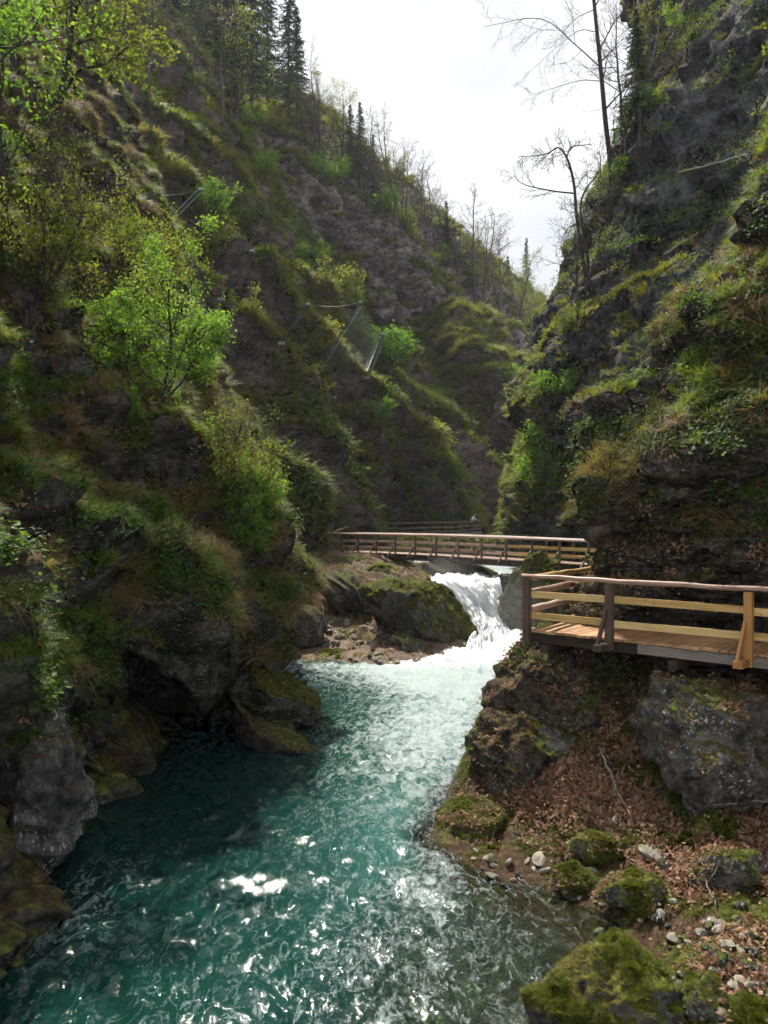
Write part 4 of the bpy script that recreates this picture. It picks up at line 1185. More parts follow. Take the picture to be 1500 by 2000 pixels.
def stone(px, py, wpx, mat, label, seed, surf='bank_right', group=None, flat=0.55, tilt=None):
    c = hit(surf, px, py)
    r_ = wpx * c[1] / FPX / 2
    rs = random.Random(seed)
    me = STONES[seed % len(STONES)]
    o = bpy.data.objects.new('stone', me)
    COL.objects.link(o)
    o.location = (c[0], c[1], c[2] + r_ * flat * 0.5)
    o.scale = (r_, r_ * rs.uniform(.6, .9), r_ * flat)
    o.rotation_euler = (rs.uniform(-.3, .3), rs.uniform(-.35, .35) if tilt is None else tilt, rs.uniform(0, 6.28))
    o['label'] = label; o['category'] = 'stone'
    if group: o['group'] = group
STONES = []
for k in range(7):
    P, F = rock_shape(200 + k, (1, 1, 1), 3, 12, 0.05, 0)
    STONES.append(raw_mesh('stone', P, F, M_stone if k % 2 == 0 else M_palerock, False))
big = [(1280, 1664, 62, .35, 'long flat tan slab lying on the leaves below the grey boulder'),
       (1367, 1819, 34, .7, 'rounded tan stone right of the foreground boulder'),
       (1374, 1840, 26, .7, 'small pale grey stone touching the rounded tan stone'),
       (1411, 1812, 50, .6, 'dark rough stone above the pale pile at right'),
       (1477, 1826, 34, .6, 'pale grey wedge stone at the right edge'),
       (1421, 1842, 40, .6, 'blue grey stone in the middle of the stone pile'),
       (1400, 1866, 52, .6, 'whitish broken stone below the blue grey one'),
       (1451, 1915, 52, .45, 'flat tan stone near the bottom right corner'),
       (1482, 1918, 26, .6, 'small white stone right of the flat tan one'),
       (1451, 1766, 40, .6, 'grey stone under the broad block at right'),
       (1290, 1784, 30, .8, 'upright pale stone at the edge of the shallows'),
       (1304, 1686, 34, .6, 'pale stone beside the long tan slab'),
       (1054, 1672, 44, .4, 'brownish flat stone lying in the leaf litter near the water'),
       (1012, 1622, 18, .8, 'small cream stone alone in the leaf litter'),
       (996, 1680, 20, 1.0, 'small orange tan stone standing above the shallows'),
       (961, 1703, 38, .3, 'thin wet pale slab at the water edge'),
       (1057, 1528, 22, .9, 'little pointed pale stone high on the leaf slope'),
       (1199, 1600, 22, 1.0, 'narrow yellowish stone beside the fallen stick'),
       (1246, 1708, 24, .8, 'small beige stone on moss above the shallows'),
       (1173, 1815, 30, .5, 'yellowish stone under the shallow water'),
       (1463, 1882, 46, .5, 'long brown grey stone behind the flat tan one'),
       (1120, 1640, 22, .5, 'small grey stone left of the mossy hump in the leaves')]
for k, (px, py, w, fl, lb) in enumerate(big):
    stone(px, py, w, None, lb, 300 + k, flat=fl)
rs = random.Random(8)
for k in range(70):
    px, py = rs.uniform(1300, 1500), rs.uniform(1770, 1995)
    stone(px, py, rs.uniform(10, 34), None, 'small broken stone among brown leaves on the lower right shore', 400 + k, group='small stones on the lower right shore', flat=rs.uniform(.4, .8))
for k in range(70):
    t = rs.uniform(0, 1)
    px = 900 + 400 * t + rs.uniform(-20, 60); py = 1690 + 110 * t + rs.uniform(-60, 12)
    stone(px, py, rs.uniform(8, 26), None, 'small grey stone along the water line of the leafy bank', 500 + k, group='small stones on the bank water line', flat=rs.uniform(.4, .7))
for k in range(110):
    t = rs.uniform(0, 1)
    px = 560 + 210 * t + rs.uniform(-30, 30); py = 1190 + 75 * rs.uniform(0, 1) + 25 * t
    stone(px, py, rs.uniform(7, 22), None, 'broken pale stone in the scree left of the huge mossy boulder', 700 + k, surf='beach_left', group='scree stones on the left beach', flat=rs.uniform(.35, .7))

# dead sticks
def stick(pts, r, label, name='dead_stick'):
    pts = np.array(pts)
    t = np.linspace(0, 1, 14)
    q = np.stack([np.interp(t, np.linspace(0, 1, len(pts)), pts[:, k]) for k in range(3)], 1)
    q += 0.012 * NR.normal(size=q.shape)
    o = link(name, None, label=label, cat='stick', loc=tuple(q[0]))
    mb = MB().tube(q, np.linspace(r, r * .45, 14), 5)
    part('stem', mb, M_stick, o, True)
    k = 6
    part('twig', MB().tube([q[k], q[k] + np.array([.12, 0, .16]), q[k] + np.array([.2, .02, .34])], [r * .5, r * .4, r * .2], 4), M_stick, o, True)
h = lambda px, py, dz=.08, s='bank_right': hit(s, px, py) + np.array([0, 0, dz])
stick([h(1175, 1480, .25), h(1205, 1545, .16), h(1240, 1605, .05)], .022, 'long pale stick slanting down the leaf litter slope')
stick([h(1360, 1608, .35), h(1430, 1608, .4), h(1510, 1600, .35)], .024, 'grey stick lying level below the tall grey boulder')
stick([h(1365, 1705, .3), h(1378, 1740, .14), h(1392, 1768, .04)], .014, 'thin pale stick leaning over the broad grey block')
stick([h(1015, 1718, .1), h(1040, 1730, .06), h(1050, 1735, .02)], .01, 'short pale twig dipping into the shallows')
stick([P3(1325, 337, 29), P3(1400, 318, 28), P3(1462, 300, 28.5)], .035, 'bare bleached branch reaching left across the grey cliff')
stick([P3(1295, 498, 27.5), P3(1330, 475, 27.5), P3(1362, 455, 28.5)], .025, 'thin bleached twig low on the grey cliff face')
# ------------------------------------------------------------------ trees and shrubs
def unit(v):
    return v / (np.linalg.norm(v) + 1e-9)

class Tree:
    def __init__(s, seed):
        s.r = np.random.default_rng(seed)
        s.wood = [MB(), MB()]        # trunk and limbs / fine branches
        s.tips = []                  # (position, direction) for leaves
    def grow(s, pos, d, L, rad, lvl, P):
        n = P['seg'][lvl]
        pts, dirs = [np.array(pos)], []
        d = unit(np.array(d, float))
        for k in range(n):
            d = unit(d + s.r.normal(size=3) * P['wob'][lvl] + np.array([0, 0, P['up'][lvl]]))
            pts.append(pts[-1] + d * L / n); dirs.append(d)
        end = P['taper'][lvl]
        rr = rad * (1 - (1 - end) * np.linspace(0, 1, n + 1))
        s.wood[0 if lvl == 0 else 1].tube(pts, rr, P['sides'][lvl], cap=False)
        s.branch(pts, dirs, rr, L, lvl, P)
    def path(s, pts, rad, P, lvl=0, start=None):
        """a limb along given points"""
        pts = [np.array(p_, float) for p_ in pts]
        q = []
        m = len(pts)
        W = cr_weights(4 * (m - 1) + 1, m)
        q = W @ np.array(pts)
        rr = np.interp(np.linspace(0, 1, len(q)), np.linspace(0, 1, len(rad)), rad)
        s.wood[0 if lvl == 0 else 1].tube(q, rr, P['sides'][lvl], cap=False)
        dirs = [unit(q[k + 1] - q[k]) for k in range(len(q) - 1)]
        L = np.sum(np.linalg.norm(np.diff(q, axis=0), axis=1))
        s.branch(list(q), dirs, rr, L, lvl, P)
    def branch(s, pts, dirs, rr, L, lvl, P):
        n = len(dirs)
        if lvl >= P['levels'] - 2:
            for k in range(n):
                if k >= n * 0.2:
                    s.tips.append((pts[k + 1], dirs[k]))
        if lvl + 1 >= P['levels']: return
        m = P['kids'][lvl]
        lo = P['lo'][lvl]
        for c in range(m):
            t = lo + (1 - lo) * (c + s.r.uniform(0, 1)) / m
            f = t * n
            k = min(int(f), n - 1)
            p_ = pts[k] + (pts[k + 1] - pts[k]) * (f - k)
            d0 = dirs[k]
            a = s.r.uniform(0, 2 * math.pi)
            e = unit(np.cross(d0, [0.3, 0.5, 0.8])); g = np.cross(d0, e)
            side = e * math.cos(a) + g * math.sin(a)
            if P.get('bias') is not None and lvl == 0: side = unit(side + np.array(P['bias']))
            ang = math.radians(s.r.uniform(*P['ang'][lvl]))
            d = d0 * math.cos(ang) + side * math.sin(ang)
            cl = L * P['ratio'][lvl] * s.r.uniform(0.6, 1.1) * (1 - P['fall'][lvl] * (t - lo) / (1 - lo + 1e-6))
            s.grow(p_, d, cl, max(rr[k] * P['rr'][lvl], P['rmin']), lvl + 1, P)

def leaf_cloud(tips, per, size, spread, seed, droop=0.25):
    rg = np.random.default_rng(seed)
    pos = np.array([t[0] for t in tips]); dr = np.array([t[1] for t in tips])
    n = int(len(pos) * per)
    k = rg.integers(0, len(pos), n)
    c = pos[k] + rg.normal(size=(n, 3)) * spread
    a = dr[k] + rg.normal(size=(n, 3)) * 0.8; a[:, 2] -= droop
    a /= np.linalg.norm(a, axis=1)[:, None]
    w = np.cross(a, rg.normal(size=(n, 3)) + np.array([0, 0, 1.2])); w /= np.linalg.norm(w, axis=1)[:, None] + 1e-9
    nrm = np.cross(w, a)
    L = (size * rg.uniform(0.6, 1.25, n))[:, None]
    V = np.stack([c, c + a * L * .45 + w * L * .32 + nrm * L * .06, c + a * L, c + a * L * .45 - w * L * .32 + nrm * L * .06], 1)
    F = np.arange(4 * n).reshape(n, 4)
    return V.reshape(-1, 3), F

DEC = dict(levels=4, seg=[10, 6, 4, 3], wob=[.06, .16, .2, .25], up=[.04, .05, .03, .0], taper=[.18, .25, .3, .4], sides=[7, 5, 4, 3],
           kids=[16, 8, 6, 0], lo=[.28, .15, .15, 0], ang=[(35, 70), (30, 60), (25, 60), (0, 1)], ratio=[.42, .45, .42, .4], fall=[.55, .4, .4, 0], rr=[.42, .5, .55, .5], rmin=.011)
SHR = dict(levels=4, seg=[5, 5, 4, 3], wob=[.1, .16, .2, .25], up=[.03, .03, .02, .0], taper=[.4, .3, .35, .4], sides=[5, 4, 3, 3],
           kids=[6, 6, 5, 0], lo=[.25, .2, .2, 0], ang=[(15, 50), (25, 60), (25, 65), (0, 1)], ratio=[.6, .5, .45, .4], fall=[.3, .3, .3, 0], rr=[.6, .5, .6, .5], rmin=.005)

def proto_tree(seed, kind, leafmat=None, per=0, size=.1, spread=.1, bark=None, rscale=1.0, **over):
    """tree of unit-ish size; returns list of (part name, mesh) """
    T = Tree(seed)
    if kind == 'dec':
        P = dict(DEC); P.update(over)
        T.grow((0, 0, -0.4), (0.03, 0, 1), 12.4, .17 * rscale, 0, P)
    else:
        P = dict(SHR); P.update(over)
        rg = np.random.default_rng(seed + 1)
        for k in range(over.get('stems', 7)):
            a = rg.uniform(0, 6.28)
            T.grow((0.1 * math.cos(a), 0.1 * math.sin(a), -0.25), (math.cos(a) * rg.uniform(.15, .75), math.sin(a) * rg.uniform(.15, .75), 1), rg.uniform(1.6, 2.9), .03 * rscale, 0, P)
    return finish_tree(T, seed, leafmat, per, size, spread, bark)

def finish_tree(T, seed, leafmat, per, size, spread, bark=None):
    bark = bark or M_bark
    out = [('trunk', T.wood[0].mesh('trunk', bark, True))]
    if T.wood[1].V: out.append(('branches', T.wood[1].mesh('branches', bark, True)))
    if leafmat and per > 0:
        V, F = leaf_cloud(T.tips, per, size, spread, seed + 3)
        out.append(('crown', raw_mesh('crown', V, F, leafmat, False)))
    return out

def conifer(seed, H=20.0, R0=3.6):
    rg = np.random.default_rng(seed)
    tr = MB(); tr.tube([(0, 0, -.5), (0.05, 0, H * .5), (0, 0.03, H)], [.24, .14, .02], 6, False)
    br = MB(); V, n = [], 0
    z = H * rg.uniform(.12, .2)
    while z < H * .99:
        f = (z - H * .12) / (H * .88)
        L = R0 * (1 - f)**.8 * rg.uniform(.7, 1.1) + .15
        for k in range(int(rg.integers(4, 7))):
            a = rg.uniform(0, 6.28)
            l = L * rg.uniform(.6, 1.1)
            d = np.array([math.cos(a), math.sin(a), 0])
            pts = [np.array([0, 0, z]), np.array([0, 0, z]) + d * l * .5 + [0, 0, -.10 * l], np.array([0, 0, z]) + d * l + [0, 0, -.22 * l]]
            br.tube(pts, [.035, .025, .008], 3, False)
            m = int(7 + 9 * l)
            for q in range(m):
                t = (q + rg.uniform(0, 1)) / m
                c = np.array([0, 0, z]) + d * l * t + np.array([0, 0, -.22 * l * t])
                sd = np.cross(d, [0, 0, 1]) * (1 if q % 2 else -1)
                e = unit(d * .8 + sd * rg.uniform(.3, 1.0) + np.array([0, 0, -rg.uniform(.1, .9)]))
                ln = rg.uniform(.3, .62) * (1 - .4 * f)
                w = unit(np.cross(e, [rg.normal(), rg.normal(), 1.0])) * .07
                V += [c - w * .6, c + e * ln * .5 - w, c + e * ln, c + e * ln * .5 + w]
        z += rg.uniform(.28, .5) * (1 - .45 * f)
    n = len(V) // 4
    return [('trunk', tr.mesh('trunk', M_bark, True)), ('branches', br.mesh('branches', M_bark)),
            ('crown', raw_mesh('crown', np.array(V), np.arange(4 * n).reshape(n, 4), M_needle, False))]

def plant(name, proto, loc, scale, yaw, label, cat='tree', group=None, tilt=(0, 0), swap=None):
    o = empty(name, tuple(loc), label, cat, group)
    o.rotation_euler = (tilt[0], tilt[1], yaw)
    o.scale = (scale, scale, scale) if not isinstance(scale, tuple) else scale
    tk = None
    for nm, me in proto:
        q = link(nm, me, parent=(tk if nm == 'branches' else o))
        if nm == 'trunk': tk = q
    return o

# prototypes
BARE = [proto_tree(901, 'dec', M_redbud, .25, .10, .12, M_barkgrey), proto_tree(902, 'dec', M_olive, .35, .10, .15, M_barkgrey, wob=[.1, .2, .22, .25])]
FORK = proto_tree(903, 'dec', M_olive, 1.1, .16, .2, M_bark, kids=[14, 7, 5, 0], ang=[(20, 50), (25, 55), (25, 60), (0, 1)])
LEAFY = [proto_tree(904, 'dec', M_spring, 1.8, .17, .25, M_bark, kids=[14, 6, 5, 0]), proto_tree(905, 'dec', M_olive, 1.6, .18, .3, M_bark, kids=[14, 6, 5, 0])]
SPRUCE = [conifer(911), conifer(912, 21, 3.1)]
BUSH = [proto_tree(921, 'shr', M_spring, 1.6, .10, .09), proto_tree(922, 'shr', M_olive, 1.0, .09, .1, stems=9), proto_tree(923, 'shr', M_olive, .35, .07, .06, M_barkgrey, stems=9)]
FARBUSH = [proto_tree(931, 'shr', M_spring, 1.7, .2, .16, stems=6, kids=[5, 4, 3, 0]), proto_tree(932, 'shr', M_olive, 1.6, .19, .18, stems=6, kids=[5, 4, 3, 0])]

rt = random.Random(17)
def on(surf, px, py, dz=-0.1):
    return hit(surf, px, py) + np.array([0, 0, dz])

# --- the leafy young tree on the left slope
b = on('hillside_left_near', 322, 905)
T = Tree(61)
PP = dict(SHR); PP.update(kids=[15, 7, 5, 0], lo=[.3, .2, .2, 0], ang=[(30, 80), (25, 60), (25, 65), (0, 1)], ratio=[.42, .5, .45, .4], bias=(.0, 0, .15), seg=[8, 6, 4, 3], rmin=.007, up=[.03, .02, .01, 0], fall=[.25, .3, .3, 0])
k_ = b[1] / FPX
def rel(px, py, dy=0.0):
    return np.array([(px - 322) * k_, dy, -(py - 905) * k_])
T.path([(0, 0, -.4), rel(325, 850), rel(312, 790, .1), rel(330, 700, -.1), rel(350, 600, -.3), rel(345, 500, -.4), rel(355, 430, -.5)], [.085, .07, .055, .04, .02], PP)
T.path([rel(312, 800), rel(285, 740, -.3), rel(250, 680, -.5), rel(240, 600, -.6), rel(265, 520, -.5)], [.05, .04, .03, .015], PP)
T.path([rel(325, 740), rel(375, 680, .2), rel(400, 610, .3), rel(425, 560, .3)], [.045, .03, .015], PP)
T.path([rel(318, 780), rel(270, 770, -.6), rel(225, 750, -.9)], [.03, .02, .01], PP)
plant('leafy_tree', finish_tree(T, 61, M_spring, 3.4, .11, .11), b, .78, 0, 'bright green young tree with dense fresh leaves in the middle of the left slope')

# --- tree at the left edge, and the dark ones above
plant('leafy_tree', LEAFY[0], on('hillside_left_near', 15, 480), .52, .4, 'yellow green leafy tree crown at the left edge of the slope')
plant('leafy_tree', LEAFY[0], on('hillside_left_near', -70, 520), .6, 2.4, 'bright leafy tree cut off by the left picture edge')
plant('shrub', BUSH[2], on('hillside_left_near', 150, 470), (1.3, 1.3, 1.5), 1.0, 'many stemmed twiggy shrub with sparse buds on the upper left slope', 'shrub')
plant('shrub', BUSH[1], on('hillside_left_near', 235, 520), 1.0, 2.0, 'dense olive shrub between twiggy shrub and bright young tree', 'shrub')
T = Tree(62)
b = on('hillside_left_near', 95, 300)
k_ = b[1] / FPX
rel2 = lambda px, py, dy=0.0: np.array([(px - 95) * k_, dy, -(py - 300) * k_])
PP2 = dict(PP); PP2.update(kids=[9, 6, 4, 0], ratio=[.3, .5, .45, .4])
T.path([(0, 0, -.5), rel2(115, 220), rel2(140, 120), rel2(150, 0), rel2(150, -120)], [.16, .13, .1, .06], PP2)
T.path([rel2(125, 190), rel2(190, 160, -2), rel2(260, 170, -3), rel2(320, 215, -4)], [.07, .05, .03, .012], PP2)
T.path([rel2(120, 215), rel2(200, 200, -2), rel2(270, 215, -3), rel2(345, 200, -4)], [.06, .05, .03, .012], PP2)
T.path([rel2(140, 120), rel2(190, 60, -1.5), rel2(250, 50, -2.5), rel2(300, 90, -3)], [.06, .05, .03, .012], PP2)
plant('leafy_tree', finish_tree(T, 62, M_olive, 1.5, .14, .16), b, 1.0, 0, 'tree with drooping olive leaved boughs hanging over the dark upper left rock')
for k, (px, py, s_, lb) in enumerate(((30, 190, .95, 'dark budding tree in the upper left corner'), (175, 160, .9, 'slim budding tree right of the upper left corner tree'), (230, 150, .8, 'budding tree left of the tall conifers'))):
    plant('bare_tree', LEAFY[1], on('hillside_left_near' if k == 0 else 'hillside_left_middle', px, py), s_ * (.9 if k == 0 else 1.2), k * 1.7, lb)

# --- conifers and bare trunks on the upper left ridge
con = [(285, 130, 1.1), (318, 120, 1.25), (352, 140, 1.15), (392, 165, 1.3), (428, 185, 1.2), (462, 205, 1.25), (485, 222, 1.1), (525, 215, 1.0), (556, 225, .95), (578, 240, .72)]
ORD = ['first', 'second', 'third', 'fourth', 'fifth', 'sixth', 'seventh', 'eighth', 'ninth', 'tenth', 'eleventh', 'twelfth', 'thirteenth', 'fourteenth', 'fifteenth', 'sixteenth', 'last']
order = ['first', 'second', 'third', 'fourth', 'fifth', 'sixth', 'seventh', 'eighth', 'ninth', 'tenth']
for k, (px, py, s_) in enumerate(con):
    plant('conifer', SPRUCE[k % 2], on('ridge_far', px, py), s_ * 1.15, k * 2.1, f'tall dark conifer on the upper left ridge, {order[k]} from the left of its row', 'conifer', 'conifers on the upper left ridge')
tr = [(300, 190, .95, 'bare grey trunked tree below the conifers, leftmost of three'), (372, 210, .9, 'bare grey trunked tree below the conifers, middle of three'), (440, 235, 1.0, 'bare grey trunked tree below the conifers, rightmost of three')]
for k, (px, py, s_, lb) in enumerate(tr):
    plant('bare_tree', BARE[k % 2], on('hillside_left_middle', px, py), s_ * 1.15, k * 1.3, lb)
T = Tree(63)
b = on('hillside_left_middle', 455, 285); k_ = b[1] / FPX
r3 = lambda px, py, dy=0.0: np.array([(px - 455) * k_, dy, -(py - 285) * k_])
T.path([(0, 0, -.5), r3(456, 220), r3(480, 190), r3(505, 140), r3(510, 60)], [.22, .18, .14, .05], dict(DEC))
T.path([r3(457, 215), r3(462, 120), r3(465, 20)], [.15, .1, .05], dict(DEC))
plant('bare_tree', finish_tree(T, 63, M_olive, .5, .2, .2), b, 1.0, 0, 'dark forked tree with a bent limb below the right conifers')

# --- trees along the skyline
sky = [(602, 285, .62, 0, 'thin bare tree on the skyline just right of the conifers'), (640, 318, .62, 1, 'budding bare tree, second on the skyline right of the conifers'),
       (672, 335, .74, 0, 'taller bare tree, third on the skyline right of the conifers'), (772, 430, 1.1, 1, 'tall lone bare tree standing at the middle of the skyline'),
       (826, 470, 1.05, 0, 'bare tree with leaning twin crown right of the lone skyline tree'), (858, 500, 1.05, 0, 'bushy bare tree behind the leaning one on the skyline'),
       (900, 535, .95, 1, 'slim budding tree on the ridge left of the forked bare tree'), (922, 560, 1.22, 0, 'large dark bare tree near the low end of the skyline'),
       (948, 575, 1.15, 1, 'bare tree touching the large dark one on the right'), (985, 610, .95, 0, 'reddish bare tree at the low end of the skyline')]
for k, (px, py, s_, v, lb) in enumerate(sky):
    plant('bare_tree', BARE[v], on('ridge_far', px, py), s_, k * 1.9, lb, 'tree', 'bare trees on the skyline', tilt=(0, rt.uniform(-.08, .12)))
for k, (px, py, s_, lb) in enumerate(((692, 352, .52, 'small dark conifer on the skyline above the bright bush'), (712, 372, .6, 'pointed dark conifer in the middle of the skyline group'), (736, 392, .5, 'squat dark conifer at the right of the skyline group'),
                                      (1020, 590, .62, 'dark conifer tip in the far gap of the gorge'), (1000, 610, .5, 'low dark conifer left of the far gap'), (880, 520, .5, 'small dark conifer between bare skyline trees'))):
    plant('conifer', SPRUCE[k % 2], on('ridge_far', px, py), s_, k * 1.1, lb, 'conifer')
bt = random.Random(31)
for lo_, hi_x, where in ((590, 765, 'upper'), (765, 965, 'lower')):
    xs_ = sorted(bt.uniform(lo_, hi_x) for _ in range(14))
    for k, px in enumerate(xs_):
        py = np.interp(px, [590, 700, 800, 880, 960], [275, 362, 445, 508, 580]) + bt.uniform(-8, 14)
        plant('budding_tree', bt.choice([BARE[0], BARE[1], BARE[0], FORK, LEAFY[1]]), on('ridge_far', px, py), bt.uniform(.55, 1.05), bt.uniform(0, 6), f'small budding tree in the {where} skyline thicket, {ORD[k]} from the left', 'tree', 'small trees in the skyline thicket', tilt=(bt.uniform(-.06, .06), bt.uniform(-.1, .1)))
# wooded far slope
fr = random.Random(5)
spots = []
for k in range(17):
    spots.append((fr.uniform(930, 1120), 0))
spots.sort()
for k, (px, _) in enumerate(spots):
    py = np.interp(px, [930, 1000, 1060, 1120], [610, 670, 715, 750]) + fr.uniform(-22, 34)
    v = fr.choice([BARE[0], FORK, LEAFY[1], FORK, BARE[1]])
    plant('budding_tree', v, on('ridge_far', px, py), fr.uniform(.75, 1.15), fr.uniform(0, 6), f'budding tree in the wooded far gap of the gorge, {ORD[k]} from the left', 'tree', 'trees in the far gap')
for k, (px, py, s_, lb) in enumerate(((620, 330, 1.5, 'pale green bush on the ridge under the third bare tree'), (655, 355, 2.1, 'bright yellow green bush on the ridge left of the skyline conifers'),
                                      (745, 430, 2.2, 'light green bush on the ridge under the skyline conifers'), (790, 455, 2.4, 'light green bush beside the lone skyline tree'),
                                      (870, 530, 2.0, 'light green bush between two bare skyline trees'), (545, 262, 2.0, 'pale green bush below the right end of the conifer row'),
                                      (500, 245, 1.8, 'pale green bush at the foot of the sixth conifer'), (905, 560, 1.8, 'light green bush below the slim budding skyline tree'))):
    plant('bush', FARBUSH[k % 2 if k > 2 else 0], on('ridge_far', px, py), s_ * .65, k * 1.4, lb, 'bush', 'bushes along the skyline')

# --- bushes on the middle slope
mid = [(755, 735, 3.0, 0, 'vivid green bush behind the rockfall net'), (775, 715, 2.2, 0, 'vivid green bush right of the dark net post'), (665, 590, 2.4, 1, 'olive green bush below the rock band'), (700, 620, 2.0, 1, 'olive bush above the leaning net post'),
       (520, 350, 1.9, 0, 'bright bush high on the slope under the rock crest'), (470, 440, 2.0, 1, 'olive bush right of the dark overhang'), (610, 520, 1.9, 0, 'green bush on the grassy rib left of the rock band'), (430, 420, 1.8, 0, 'green bush beside the dark overhang on the upper slope'),
       (440, 520, 2.0, 1, 'olive bush above the dark barrier post'), (540, 590, 2.0, 1, 'olive bush between the two dark barrier posts'), (560, 760, 1.6, 1, 'olive bush low on the middle slope'), (480, 650, 1.8, 1, 'olive bush right of the bright young tree'),
       (850, 905, 2.2, 1, 'wide twiggy bush on the slope nose above the walkway'), (820, 975, 1.7, 0, 'green bush just above the far walkway'), (880, 960, 1.6, 1, 'olive bush at the tip of the slope nose'), (735, 830, 1.6, 0, 'green bush below the rockfall net'), (640, 690, 1.8, 1, 'olive bush left of the net foot')]
for k, (px, py, s_, v, lb) in enumerate(mid):
    plant('bush', FARBUSH[v], on('hillside_left_middle', px, py), s_ * .55, k * 1.7, lb, 'bush', 'bushes on the middle slope')
for k, (px, py, s_, v, lb) in enumerate(((800, 690, 2.4, 1, 'dark olive bush in the gully left of the far spur'), (1020, 770, 2.0, 0, 'green bush on the ridge of the far spur'), (830, 780, 2.2, 1, 'olive bush low in the gully beside the far spur'), (1060, 800, 2.4, 0, 'green bush where the far spur meets the right cliff'))):
    plant('bush', FARBUSH[v], on('spur_across_gorge', px, py), s_ * .6, k * 1.1, lb, 'bush')

# --- near left slope shrubs
for k, (px, py, s_, v, lb) in enumerate(((470, 985, 1.35, 1, 'feathery light green shrub on the lower left slope'), (500, 1010, 1.15, 0, 'fresh green shrub right of the feathery one'), (490, 1050, 1.2, 0, 'green shrub near the left bridge head'),
                                         (430, 920, 1.3, 2, 'thin twiggy shrub above the feathery one'), (510, 1095, 1.0, 0, 'low green shrub just below the left bridge head'), (60, 620, 1.3, 2, 'dark twiggy shrub at the left edge below the leafy trees'),
                                         (230, 640, 1.5, 1, 'olive shrub left of the bright young tree'), (90, 560, 1.6, 1, 'olive shrub at the left edge above the twiggy one'), (300, 560, 1.6, 1, 'olive shrub behind the bright young tree'))):
    plant('shrub', BUSH[v], on('hillside_left_near', px, py), s_ * .62, k * 1.3, lb, 'shrub', 'shrubs on the near left slope')

# --- trees on the right cliff
T = Tree(64)
b = on('cliff_right_far', 1182, 430); k_ = b[1] / FPX
r4 = lambda px, py, dy=0.0: np.array([(px - 1182) * k_, dy, -(py - 430) * k_])
D2 = dict(DEC); D2.update(kids=[9, 9, 7, 0], lo=[.3, .2, .2, 0], ratio=[.2, .45, .42, .4], rmin=.010)
D3 = dict(DEC); D3.update(kids=[8, 11, 8, 0], ratio=[.3, .42, .42, .4], rmin=.009, lo=[.2, .2, .2, 0])
T.path([(0, 0, -.6), r4(1184, 330), r4(1174, 240), r4(1164, 130), r4(1153, 20), r4(1140, -120), r4(1135, -260)], [.16, .16, .15, .13, .11, .08, .03], D2)
def limb(pts, r0):
    T.path(pts, [r0 * .75, r0 * .5, r0 * .2], D3, 1)
limb([r4(1162, 130), r4(1110, 95, -.5), r4(1040, 55, -1), r4(930, 80, -1.5)], .06)
limb([r4(1155, 62), r4(1120, 65, -.3), r4(1080, 85, .4), r4(1010, 150, .4)], .035)
limb([r4(1165, 158), r4(1120, 165, -.5), r4(1060, 190, -1), r4(1012, 212, -1.5)], .035)
limb([r4(1152, 18), r4(1115, 30, .5), r4(1075, 75, 1)], .04)
limb([r4(1180, 300), r4(1230, 230, 1), r4(1260, 120, 1.5), r4(1230, 30, 2)], .06)
plant('tall_tree', finish_tree(T, 64, None, 0, .1, .1, M_bark), b, 1.0, 0, 'tall straight bare tree rising from the right cliff edge against the sky')
for k, (px, py, s_, v, lb) in enumerate(((1215, 330, .62, 0, 'thin bare tree just right of the tall straight one'), (1200, 380, .5, 1, 'small budding tree below the tall straight one'), (1240, 270, .7, 1, 'thin budding tree high on the right cliff edge'), (1160, 500, .42, 0, 'small bare tree between bowed tree and grey cliff'), (1268, 170, .6, 0, 'bare tree at the top of the right cliff edge'), (1120, 640, .45, 1, 'small budding tree on the cliff edge below the bowed tree'))):
    plant('bare_tree', BARE[v], on('cliff_right_far', px, py), s_ * 1.3, k * 1.3, lb, tilt=(0, -.12))
T = Tree(65)
b = on('cliff_right_far', 1142, 560); k_ = b[1] / FPX
r5 = lambda px, py, dy=0.0: np.array([(px - 1142) * k_, dy, -(py - 560) * k_])
T.path([(0, 0, -.6), r5(1130, 500), r5(1118, 420), r5(1112, 350), r5(1098, 300), r5(1080, 280), r5(1055, 300)], [.12, .105, .095, .08, .06, .04, .015], D3)
T.path([r5(1143, 555, .1), r5(1140, 480, .3), r5(1128, 390, .4), r5(1150, 340, .6), r5(1175, 320, .8)], [.085, .08, .06, .045, .02], D3)
T.path([r5(1116, 370), r5(1060, 372, -.6), r5(1000, 365, -1.2), r5(985, 340, -1.5)], [.05, .04, .02, .01], D3, 1)
T.path([r5(1098, 300), r5(1110, 275, .3), r5(1150, 265, .6)], [.05, .04, .02], D3, 1)
T.path([r5(1080, 280), r5(1050, 300, -.4), r5(1000, 310, -.8)], [.05, .03, .015], D3, 1)
T.path([r5(1135, 430), r5(1100, 440, -.4), r5(1080, 480, -.8)], [.05, .03, .015], D3, 1)
plant('bowed_tree', finish_tree(T, 65, M_olive, .12, .12, .15, M_bark), b, 1.0, 0, 'bowed twin trunked bare tree leaning left over the right cliff edge')
for k, (px, py, s_, pr, lb) in enumerate(((1235, 300, .45, SPRUCE[0], 'green conifer behind the tall bare tree on the right cliff'),)):
    plant('conifer', pr, on('cliff_right_far', px, py), s_, k, lb, 'conifer')
